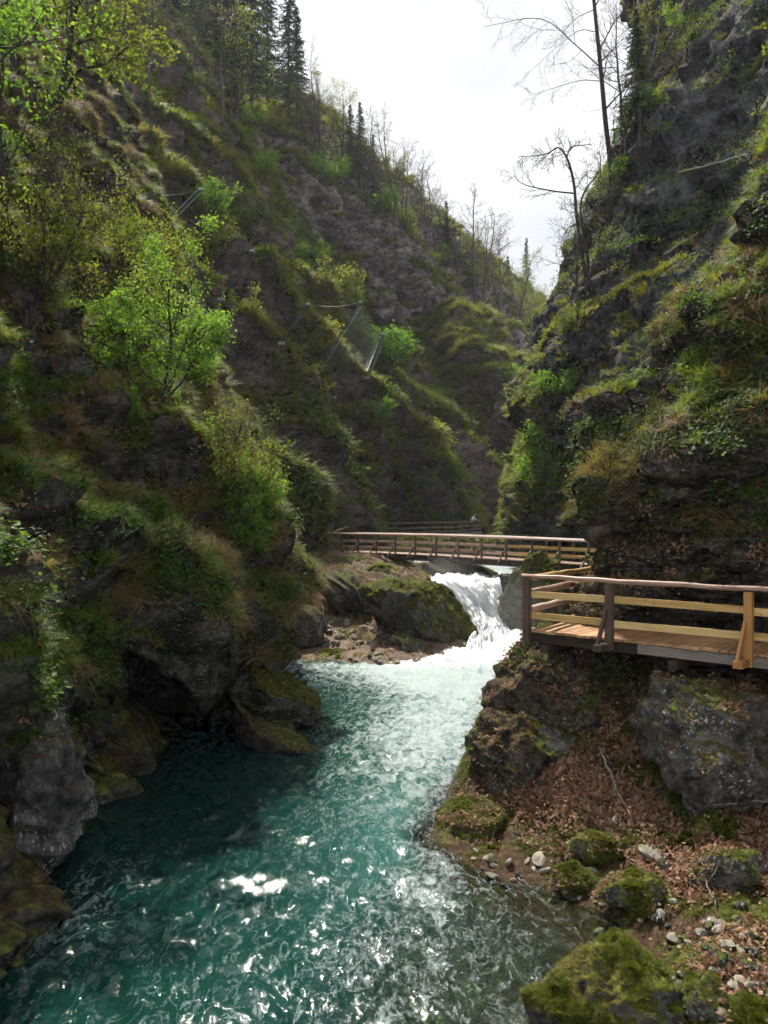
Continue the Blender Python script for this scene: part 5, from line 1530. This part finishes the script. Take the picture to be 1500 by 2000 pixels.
for k, (px, py, s_, pr, lb) in enumerate(((1205, 350, .9, FARBUSH[0], 'light green bush at the foot of the tall bare tree'), (1262, 220, .9, FARBUSH[0], 'light green bush high on the right cliff edge'), (1190, 400, .8, FARBUSH[1], 'olive bush below the tall bare tree'),
                                          (1280, 60, 1.2, FARBUSH[1], 'olive bush at the top of the right cliff'), (1330, 60, 1.1, FARBUSH[0], 'green bush hanging on the upper right cliff'), (1300, 130, 1.0, FARBUSH[1], 'olive bush on the upper cliff ledge'),
                                          (1110, 650, .9, FARBUSH[1], 'mossy olive bush on the cliff edge below the bowed tree'), (1085, 790, 1.1, FARBUSH[0], 'green bush on the cliff edge above the leafy bough'), (1250, 330, .7, BUSH[2], 'twiggy bush on the grey cliff edge'))):
    plant('bush', pr, on('cliff_right_far', px, py), s_ * .62, k * 1.9, lb, 'bush', 'bushes on the right cliff edge')
T = Tree(66)
b = on('cliff_right_far', 1065, 905); k_ = b[1] / FPX
r6 = lambda px, py, dy=0.0: np.array([(px - 1065) * k_, dy, -(py - 905) * k_])
T.path([(0.3, .3, -.2), r6(1045, 890, -.5), r6(1010, 870, -1), r6(970, 870, -1.4)], [.07, .05, .03, .012], PP)
T.path([r6(1050, 892, -.3), r6(1020, 910, -1.2), r6(975, 925, -1.6)], [.04, .03, .012], PP)
T.path([r6(1050, 888, -.3), r6(1030, 840, -.8), r6(1000, 815, -1.2)], [.04, .03, .012], PP)
plant('leafy_bough', finish_tree(T, 66, M_spring, .45, .2, .25), b, .68, 0, 'leafy green bough reaching left from the right cliff over the dark hollow')
plant('bare_tree', FORK, on('spur_across_gorge', 1080, 800), .75, 1.0, 'dark thin trunk tree in the gap left of the right cliff')

# ------------------------------------------------------------------ ground cover scattered on the built surfaces
def blades(n, L, W, droop, spread, seed, nseg=2):
    rg = np.random.default_rng(seed)
    V, F = [], []
    for k in range(n):
        a = rg.uniform(0, 6.28); r = spread * math.sqrt(rg.uniform())
        b = np.array([r * math.cos(a), r * math.sin(a), -.01])
        a2 = a + rg.normal() * .7
        d = np.array([math.cos(a2), math.sin(a2), 0]); s_ = np.array([-d[1], d[0], 0])
        l = L * rg.uniform(.5, 1.15); dr = droop * rg.uniform(.5, 1.3); w = W * rg.uniform(.6, 1.2)
        i = len(V)
        for q in range(nseg):
            t = q / nseg
            c = b + d * l * (0.25 * t + dr * t * t) + np.array([0, 0, l * (t - .55 * dr * t * t)])
            V += [c - s_ * w * (1 - .4 * t), c + s_ * w * (1 - .4 * t)]
        V.append(b + d * l * (.25 + dr) + np.array([0, 0, l * (1 - .75 * dr)]))
        for q in range(nseg - 1):
            F.append((i + 2 * q, i + 2 * q + 1, i + 2 * q + 3, i + 2 * q + 2))
        F.append((i + 2 * nseg - 2, i + 2 * nseg - 1, i + 2 * nseg))
    return np.array(V), F

def herb(n, size, spread, height, seed, flat=.4):
    rg = np.random.default_rng(seed)
    V, F = [], []
    for k in range(n):
        c = np.array([rg.normal() * spread, rg.normal() * spread, abs(rg.normal()) * height + .01])
        a = rg.uniform(0, 6.28)
        d = unit(np.array([math.cos(a), math.sin(a), rg.normal() * flat])); w = unit(np.cross(d, [rg.normal() * .5, rg.normal() * .5, 1]))
        nn_ = np.cross(w, d)
        l = size * rg.uniform(.6, 1.3)
        i = len(V)
        V += [c, c + d * l * .4 + w * l * .33 - nn_ * l * .08, c + d * l, c + d * l * .4 - w * l * .33 - nn_ * l * .08]
        F.append((i, i + 1, i + 2, i + 3))
    return np.array(V), F

PCOL = bpy.data.collections.new('plant_prototypes')
def proto(name, VF, mat):
    o = bpy.data.objects.new(name, raw_mesh(name, VF[0], VF[1], mat, False))
    c = bpy.data.collections.new(name)
    return o

def make_group(objs, name):
    col = bpy.data.collections.new(name)
    for o in objs: col.objects.link(o)
    ng = bpy.data.node_groups.new(name, 'GeometryNodeTree')
    ng.interface.new_socket('Geometry', in_out='INPUT', socket_type='NodeSocketGeometry')
    ng.interface.new_socket('Geometry', in_out='OUTPUT', socket_type='NodeSocketGeometry')
    n, l = ng.nodes, ng.links
    gi, go = n.new('NodeGroupInput'), n.new('NodeGroupOutput')
    ci = n.new('GeometryNodeCollectionInfo'); ci.inputs['Collection'].default_value = col
    ci.inputs['Separate Children'].default_value = True; ci.inputs['Reset Children'].default_value = True
    ip = n.new('GeometryNodeInstanceOnPoints')
    ip.inputs['Pick Instance'].default_value = True
    def na(nm, tp):
        x = n.new('GeometryNodeInputNamedAttribute'); x.data_type = tp; x.inputs['Name'].default_value = nm
        return x.outputs['Attribute']
    l.new(gi.outputs[0], ip.inputs['Points'])
    l.new(ci.outputs[0], ip.inputs['Instance'])
    l.new(na('idx', 'INT'), ip.inputs['Instance Index'])
    l.new(na('rot', 'FLOAT_VECTOR'), ip.inputs['Rotation'])
    l.new(na('scl', 'FLOAT'), ip.inputs['Scale'])
    l.new(ip.outputs[0], go.inputs[0])
    return ng

def sample_grid(V, N, n, weight, rg):
    """points on a grid surface, denser where weight(pos, normal) is high"""
    c = (V[:-1, :-1] + V[1:, 1:]) / 2
    area = np.linalg.norm(np.cross(V[1:, :-1] - V[:-1, :-1], V[:-1, 1:] - V[:-1, :-1]), axis=2)
    nn_ = N[:-1, :-1]
    a, b = proj(c)
    see = (a > -140) & (a < 1640) & (b > -140) & (b < 2140) & (c[..., 1] > 5)
    view = np.array([0, 0, CAM_Z]) - c
    view /= np.linalg.norm(view, axis=2)[..., None]
    see &= np.sum(view * nn_, axis=2) > -0.35
    w = (area * see).reshape(-1)
    keep = np.nonzero(w > 0)[0]
    w2_ = np.zeros_like(w)
    w2_[keep] = w[keep] * weight(c.reshape(-1, 3)[keep], nn_.reshape(-1, 3)[keep])
    w2_ = np.maximum(w2_, 0)
    k = rg.choice(len(w2_), n, p=w2_ / w2_.sum())
    i, j = np.unravel_index(k, c.shape[:2])
    u, v = rg.uniform(size=(n, 1)), rg.uniform(size=(n, 1))
    p = (V[i, j] * (1 - u) + V[i, j + 1] * u) * (1 - v) + (V[i + 1, j] * (1 - u) + V[i + 1, j + 1] * u) * v
    return p, N[i, j]

def sample_tris(P, F, n, weight, rg):
    A, B_, C_ = P[F[:, 0]], P[F[:, 1]], P[F[:, 2]]
    cr = np.cross(B_ - A, C_ - A)
    ar = np.linalg.norm(cr, axis=1); nn_ = cr / (ar[:, None] + 1e-12)
    w = np.maximum(ar * weight((A + B_ + C_) / 3, nn_), 0)
    k = rg.choice(len(F), n, p=w / w.sum())
    u, v = rg.uniform(size=n), rg.uniform(size=n)
    fl = u + v > 1; u[fl] = 1 - u[fl]; v[fl] = 1 - v[fl]
    return A[k] + (B_ - A)[k] * u[:, None] + (C_ - A)[k] * v[:, None], nn_[k]

def euler_from(z, yaw, n):
    z = z / np.linalg.norm(z, axis=1)[:, None]
    x0 = np.stack([np.cos(yaw), np.sin(yaw), 0 * yaw], 1)
    y = np.cross(z, x0); y /= np.linalg.norm(y, axis=1)[:, None] + 1e-9
    x = np.cross(y, z)
    b = -np.arcsin(np.clip(x[:, 2], -1, 1)); a = np.arctan2(y[:, 2], z[:, 2]); c = np.arctan2(x[:, 1], x[:, 0])
    return np.stack([a, b, c], 1)

def scatter(name, group, nkinds, p, nrm, label, cat, rg, upmix=.5, size=(.7, 1.3), tint=None, lift=0.0):
    n = len(p)
    z = nrm * (1 - upmix) + np.array([0, 0, upmix])
    z = z + rg.normal(size=z.shape) * .12
    rot = euler_from(z, rg.uniform(0, 6.28, n), n)
    me = bpy.data.meshes.new(name)
    me.vertices.add(n)
    me.vertices.foreach_set('co', (p + nrm * lift).astype(np.float32).reshape(-1))
    for nm, tp, dat, key in (('rot', 'FLOAT_VECTOR', rot, 'vector'), ('scl', 'FLOAT', rg.uniform(*size, n), 'value'), ('idx', 'INT', rg.integers(0, nkinds, n), 'value'),
                             ('tint', 'FLOAT', np.clip(tint if tint is not None else rg.uniform(0, 1, n), 0, 1), 'value')):
        at = me.attributes.new(nm, tp, 'POINT')
        at.data.foreach_set(key, np.ascontiguousarray(dat, dtype=np.int32 if tp == 'INT' else np.float32).reshape(-1))
    o = link(name, me, label=label, cat=cat, kind='stuff')
    md = o.modifiers.new('scatter', 'NODES')
    md.node_group = group
    return o

G_grass = make_group([proto('tuft_a', blades(46, .34, .006, .55, .08, 1), M_grass), proto('tuft_b', blades(40, .26, .007, .7, .10, 2), M_grass), proto('tuft_c', blades(50, .42, .006, .8, .07, 3), M_grass)], 'grass_group')
G_gfar = make_group([proto('far_tuft_a', blades(34, .8, .035, .6, .3, 4), M_grassfar), proto('far_tuft_b', blades(34, .6, .04, .8, .35, 5), M_grassfar)], 'far_grass_group')
G_dry = make_group([proto('dry_a', blades(70, .5, .006, .95, .09, 6), M_drygrass), proto('dry_b', blades(60, .4, .006, .85, .12, 7), M_drygrass)], 'dry_grass_group')
G_herb = make_group([proto('herb_a', herb(44, .055, .12, .09, 8), M_herb), proto('herb_b', herb(36, .075, .12, .12, 9), M_herb), proto('herb_c', herb(40, .055, .14, .06, 10), M_herb)], 'herb_group')
G_ivy = make_group([proto('ivy_a', herb(54, .04, .16, .03, 11, .7), M_ivy), proto('ivy_b', herb(44, .055, .14, .05, 12, .7), M_ivy)], 'ivy_group')
G_herbfar = make_group([proto('far_herb_a', herb(30, .22, .4, .3, 13, .6), M_herb), proto('far_herb_b', herb(30, .17, .4, .22, 14, .6), M_grassfar)], 'far_herb_group')
G_leaf = make_group([proto('litter_a', herb(14, .075, .12, .012, 15, .35), M_litter), proto('litter_b', herb(12, .09, .12, .015, 16, .45), M_litter), proto('litter_c', herb(16, .06, .12, .012, 17, .5), M_litter)], 'litter_group')
G_moss = make_group([proto('moss_a', blades(60, .045, .004, .6, .06, 18, 1), M_mossstuff), proto('moss_b', blades(60, .035, .004, .8, .07, 19, 1), M_mossstuff)], 'moss_group')

rg = np.random.default_rng(77)
def dips(p, nrm): return np.clip(nrm @ N_DIP, 0, 1)
def zone(p, s, lo, hi, seed): return sstep(lo, hi, fbm(p / s + seed, 3))
VA_, NA_ = SURF['hillside_left_near']; VM_, NM_ = SURF['hillside_left_middle']; VB_, NB_ = SURF['cliff_right_near']; VR_, NR_ = SURF['cliff_right_far']
VF_, NF_ = SURF['ridge_far']; VS_, NS_ = SURF['spur_across_gorge']; VC_, NC_ = SURF['bank_right']; VD_, ND_ = SURF['beach_left']
dry_z = lambda p: sstep(1.2, 4.0, p[:, 2])

p, n = sample_grid(VA_, NA_, 33000, lambda p, n: sstep(.1, .5, n[:, 2]) * (.06 + zone(p, 2.2, -.08, .28, 3)) * dry_z(p), rg)
scatter('grass', G_grass, 3, p, n, 'fresh green grass on the ledges of the near left slope', 'grass', rg, .55, (.6, 1.35), .5 + .7 * fbm(p / 3, 2) + rg.normal(size=len(p)) * .2)
p, n = sample_grid(VA_, NA_, 28000, lambda p, n: sstep(-.1, .45, n[:, 2]) * (.08 + zone(p, 1.8, -.02, .3, 13)) * dry_z(p), rg)
scatter('herbs', G_herb, 3, p, n, 'leafy green herbs covering the near left slope', 'herbs', rg, .5, (.7, 1.5))
p, n = sample_grid(VA_, NA_, 8500, lambda p, n: sstep(-.1, .3, n[:, 2]) * sstep(.85, .5, n[:, 2]) * (.05 + zone(p, 1.6, .0, .3, 23)) * dry_z(p) * (.12 + .88 * sstep(14.5, 18, p[:, 1])), rg)
scatter('dry_grass', G_dry, 2, p, n, 'tan dry grass tufts hanging from the left ledges', 'dry grass', rg, .35, (.6, 1.25))
p, n = sample_grid(VA_, NA_, 9000, lambda p, n: sstep(-.1, .5, n[:, 2]) * (.1 + zone(p, 1.8, -.05, .3, 33)) * dry_z(p), rg)
scatter('leaf_litter', G_leaf, 3, p, n, 'brown dead leaves between the plants of the near left slope', 'leaf litter', rg, .1, (.7, 1.5), None, .015)
p, n = sample_grid(VM_, NM_, 42000, lambda p, n: sstep(.1, .5, n[:, 2]) * (.07 + zone(p, 6, -.1, .28, 4)), rg)
scatter('grass', G_gfar, 2, p, n, 'olive grass on the middle left slope behind the bridge', 'grass', rg, .5, (.7, 1.7), .55 + .9 * fbm(p / 8, 2) + rg.normal(size=len(p)) * .16)
p, n = sample_grid(VM_, NM_, 17000, lambda p, n: sstep(.1, .5, n[:, 2]) * (.05 + zone(p, 5, .0, .3, 14)), rg)
scatter('herbs', G_herbfar, 2, p, n, 'low green growth on the middle left slope', 'herbs', rg, .4, (.7, 1.6))
p, n = sample_grid(VF_, NF_, 17000, lambda p, n: sstep(.3, .62, n[:, 2]) * (.12 + zone(p, 9, -.12, .28, 5)), rg)
scatter('grass', G_gfar, 2, p, n, 'pale grass and scrub along the far ridge', 'grass', rg, .5, (1.0, 2.2), .45 + .7 * fbm(p / 10, 2) + rg.normal(size=len(p)) * .12)
p, n = sample_grid(VS_, NS_, 9000, lambda p, n: sstep(.3, .6, n[:, 2]) * (.1 + zone(p, 5, -.1, .28, 6)), rg)
scatter('grass', G_gfar, 2, p, n, 'tan green grass on the spur across the gorge', 'grass', rg, .4, (.8, 1.7), .6 + .7 * fbm(p / 8, 2) + rg.normal(size=len(p)) * .12)
p, n = sample_grid(VR_, NR_, 4200, lambda p, n: sstep(.45, .7, n[:, 2]) * (.05 + zone(p, 4, .0, .3, 7)) + .6 * sstep(16, 9, p[:, 2]) * sstep(-.1, .3, n[:, 2]), rg)
scatter('grass', G_gfar, 2, p, n, 'mossy yellow grass on the grey right cliff', 'grass', rg, .35, (.4, .9), .5 + .7 * fbm(p / 5, 2) + rg.normal(size=len(p)) * .12)
p, n = sample_grid(VR_, NR_, 1800, lambda p, n: sstep(.0, .4, n[:, 2]) * (.05 + zone(p, 4, .05, .3, 17)), rg)
scatter('herbs', G_herbfar, 2, p, n, 'green creepers on the grey right cliff', 'herbs', rg, .3, (.5, 1.0))
hi_ = lambda p: sstep(5.4, 6.6, p[:, 2])
p, n = sample_grid(VB_, NB_, 2300, lambda p, n: sstep(.05, .5, n[:, 2]) * (.03 + zone(p, 1.6, .1, .4, 8)) * hi_(p), rg)
scatter('grass', G_grass, 3, p, n, 'yellow green grass tufts on the near right cliff', 'grass', rg, .3, (.7, 1.5), .6 + .5 * fbm(p / 2, 2) + rg.normal(size=len(p)) * .15)
p, n = sample_grid(VB_, NB_, 700, lambda p, n: sstep(-.2, .3, n[:, 2]) * (.03 + zone(p, 1.4, .05, .3, 18)) * hi_(p), rg)
scatter('dry_grass', G_dry, 2, p, n, 'hanging dry grass on the near right cliff', 'dry grass', rg, .15, (.6, 1.2))
p, n = sample_grid(VB_, NB_, 8500, lambda p, n: sstep(-.2, .4, n[:, 2]) * (.06 + zone(p, 1.5, .0, .3, 28)) * (.06 + sstep(5.2, 6.4, p[:, 2])), rg)
scatter('ivy', G_ivy, 2, p, n, 'dark ivy and small leaves on the near right cliff', 'ivy', rg, .2, (.7, 1.5))
p, n = sample_grid(VB_, NB_, 1700, lambda p, n: sstep(.0, .5, n[:, 2]) * (.02 + zone(p, 1.2, .1, .35, 38)) * hi_(p), rg)
scatter('herbs', G_herb, 3, p, n, 'bright green herbs dotted over the near right cliff', 'herbs', rg, .4, (.8, 1.6))
p, n = sample_grid(VB_, NB_, 4200, lambda p, n: sstep(.25, .6, n[:, 2]) * (.15 + zone(p, 1.7, -.1, .3, 48)) * sstep(3.2, 4.0, p[:, 2]), rg)
scatter('leaf_litter', G_leaf, 3, p, n, 'brown leaf litter on the near right cliff ledges', 'leaf litter', rg, .05, (.7, 1.3), None, .01)
p, n = sample_grid(VC_, NC_, 12500, lambda p, n: sstep(.5, .8, n[:, 2]) * (.1 + sstep(.35, .95, p[:, 2] + .25 * fbm(p / .9 + 3, 2))) * (.05 + zone(p, 1.1, -.15, .2, 9)) * sstep(.08, .3, p[:, 2]) * (.45 + .55 * sstep(10.8, 12, p[:, 1])), rg)
scatter('leaf_litter', G_leaf, 3, p, n, 'russet leaf litter covering the right bank', 'leaf litter', rg, .05, (.5, 1.35), None, .012)
p, n = sample_grid(VC_, NC_, 9000, lambda p, n: (.02 + zone(p, .9, .0, .25, 19)) * sstep(.0, .25, p[:, 2]) * sstep(2.5, 1.0, p[:, 2]), rg)
scatter('moss', G_moss, 2, p, n, 'green moss patches on the right bank', 'moss', rg, .3, (.8, 1.8))
p, n = sample_grid(VC_, NC_, 900, lambda p, n: (.02 + zone(p, .9, .0, .3, 29)) * sstep(2.0, 2.8, p[:, 2]), rg)
scatter('herbs', G_herb, 3, p, n, 'green plants under the boardwalk edge', 'herbs', rg, .4, (.6, 1.2))
p, n = sample_grid(VD_, ND_, 2600, lambda p, n: (.02 + zone(p, 2.2, .0, .3, 39)) * sstep(.05, .5, p[:, 2]), rg)
scatter('grass', G_gfar, 2, p, n, 'mossy grass on the beach and rocks under the bridge', 'grass', rg, .4, (.15, .4))
p, n = sample_grid(VD_, ND_, 5000, lambda p, n: (.1 + zone(p, 2.2, .0, .3, 49)) * sstep(.2, .6, p[:, 2]), rg)
scatter('leaf_litter', G_leaf, 3, p, n, 'brown leaves on the scree beach', 'leaf litter', rg, .05, (.8, 1.5), None, .012)
pts, nrs = [], []
for (P, F, m) in ROCKS:
    if m in (M_mossrock, M_rock, M_mossy, M_darkrock):
        cnt = 350 if m in (M_rock, M_darkrock) else 1300
        if P[:, 1].mean() < 11: cnt = 3800
        q, nn_ = sample_tris(P, F, cnt, lambda p, n: sstep(.1, .5, n[:, 2]) * (.015 + zone(p, .55, -.02, .25, 59)) * sstep(.05, .2, p[:, 2]), rg)
        pts.append(q); nrs.append(nn_)
p, n = np.concatenate(pts), np.concatenate(nrs)
scatter('moss', G_moss, 2, p, n, 'yellow green moss cushions on the boulders', 'moss', rg, .3, (.4, 1.15))

pts, nrs = [], []
for (P, F, m) in ROCKS:
    if 11 < P[:, 1].mean() < 18 and P[:, 0].mean() > 0:
        cnt = int(26 * np.ptp(P[:, 0]) * np.ptp(P[:, 1]))
        q, nn_ = sample_tris(P, F, max(8, cnt), lambda p, n: sstep(.6, .9, n[:, 2]) * (.02 + zone(p, .6, .0, .3, 69)) * sstep(.1, .3, p[:, 2]), rg)
        pts.append(q); nrs.append(nn_)
p, n = np.concatenate(pts), np.concatenate(nrs)
scatter('leaf_litter', G_leaf, 3, p, n, 'fallen leaves caught on top of the right bank rocks', 'leaf litter', rg, .05, (.4, .9), None, .01)
pts, nrs = [], []
for (P, F, m) in ROCKS:
    if m in (M_mossy, M_mossrock, M_darkrock) and P[:, 2].max() > .9:
        big_ = P[:, 1].mean() > 25
        q, nn_ = sample_tris(P, F, 120 if big_ else 12, lambda p, n: sstep(.4, .8, n[:, 2]) * (.02 + zone(p, .8, .0, .3, 79)) * sstep(.3, .6, p[:, 2]), rg)
        pts.append(q); nrs.append(nn_)
p, n = np.concatenate(pts), np.concatenate(nrs)
scatter('grass', G_grass, 3, p, n, 'sparse grass tufts growing on the boulders', 'grass', rg, .6, (.35, .8))
# ------------------------------------------------------------------ spray and air
def vol_mat(name, dens, color, noise=False):
    m, n, l = new_mat(name)
    out = n.new('ShaderNodeOutputMaterial')
    v = n.new('ShaderNodeVolumePrincipled')
    v.inputs['Color'].default_value = (*color, 1)
    v.inputs['Density'].default_value = dens
    v.inputs['Anisotropy'].default_value = 0.0
    l.new(v.outputs[0], out.inputs['Volume'])
    return m
HAZE = 0.00028
mb = MB().box((0, 130, 68), (170, 0, 0), (0, 150, 0), (0, 0, 72))
hz = link('haze', mb.mesh('haze', vol_mat('mat_haze', HAZE, (0.86, 0.9, 1.0))), kind='stuff', label='thin bright haze filling the gorge', cat='haze')

def spray(loc, half, dens, label):
    m, n, l = new_mat('mat_spray')
    out = n.new('ShaderNodeOutputMaterial')
    v = n.new('ShaderNodeVolumePrincipled')
    v.inputs['Color'].default_value = (0.95, 0.97, 1.0, 1)
    v.inputs['Anisotropy'].default_value = 0.3
    tc = n.new('ShaderNodeTexCoord')
    ln = n.new('ShaderNodeVectorMath'); ln.operation = 'LENGTH'
    l.new(tc.outputs['Object'], ln.inputs[0])
    mr = n.new('ShaderNodeMapRange'); mr.interpolation_type = 'SMOOTHSTEP'
    mr.inputs['From Min'].default_value = 0.15; mr.inputs['From Max'].default_value = 0.97
    mr.inputs['To Min'].default_value = dens; mr.inputs['To Max'].default_value = 0.0
    l.new(ln.outputs['Value'], mr.inputs['Value'])
    l.new(mr.outputs[0], v.inputs['Density'])
    l.new(v.outputs[0], out.inputs['Volume'])
    V, F = ICO[3]
    o = link('spray', raw_mesh('spray', V, F, m), kind='stuff', label=label, cat='spray', loc=loc)
    o.scale = half
spray(tuple(P3(995, 1190, 35.6)), (2.2, 2.6, 2.6), 0.035, 'white spray drifting off the right side of the waterfall')
spray(tuple(P3(900, 1118, 44.5)), (3.2, 2.4, 1.3), 0.14, 'thin mist over the lip of the waterfall')
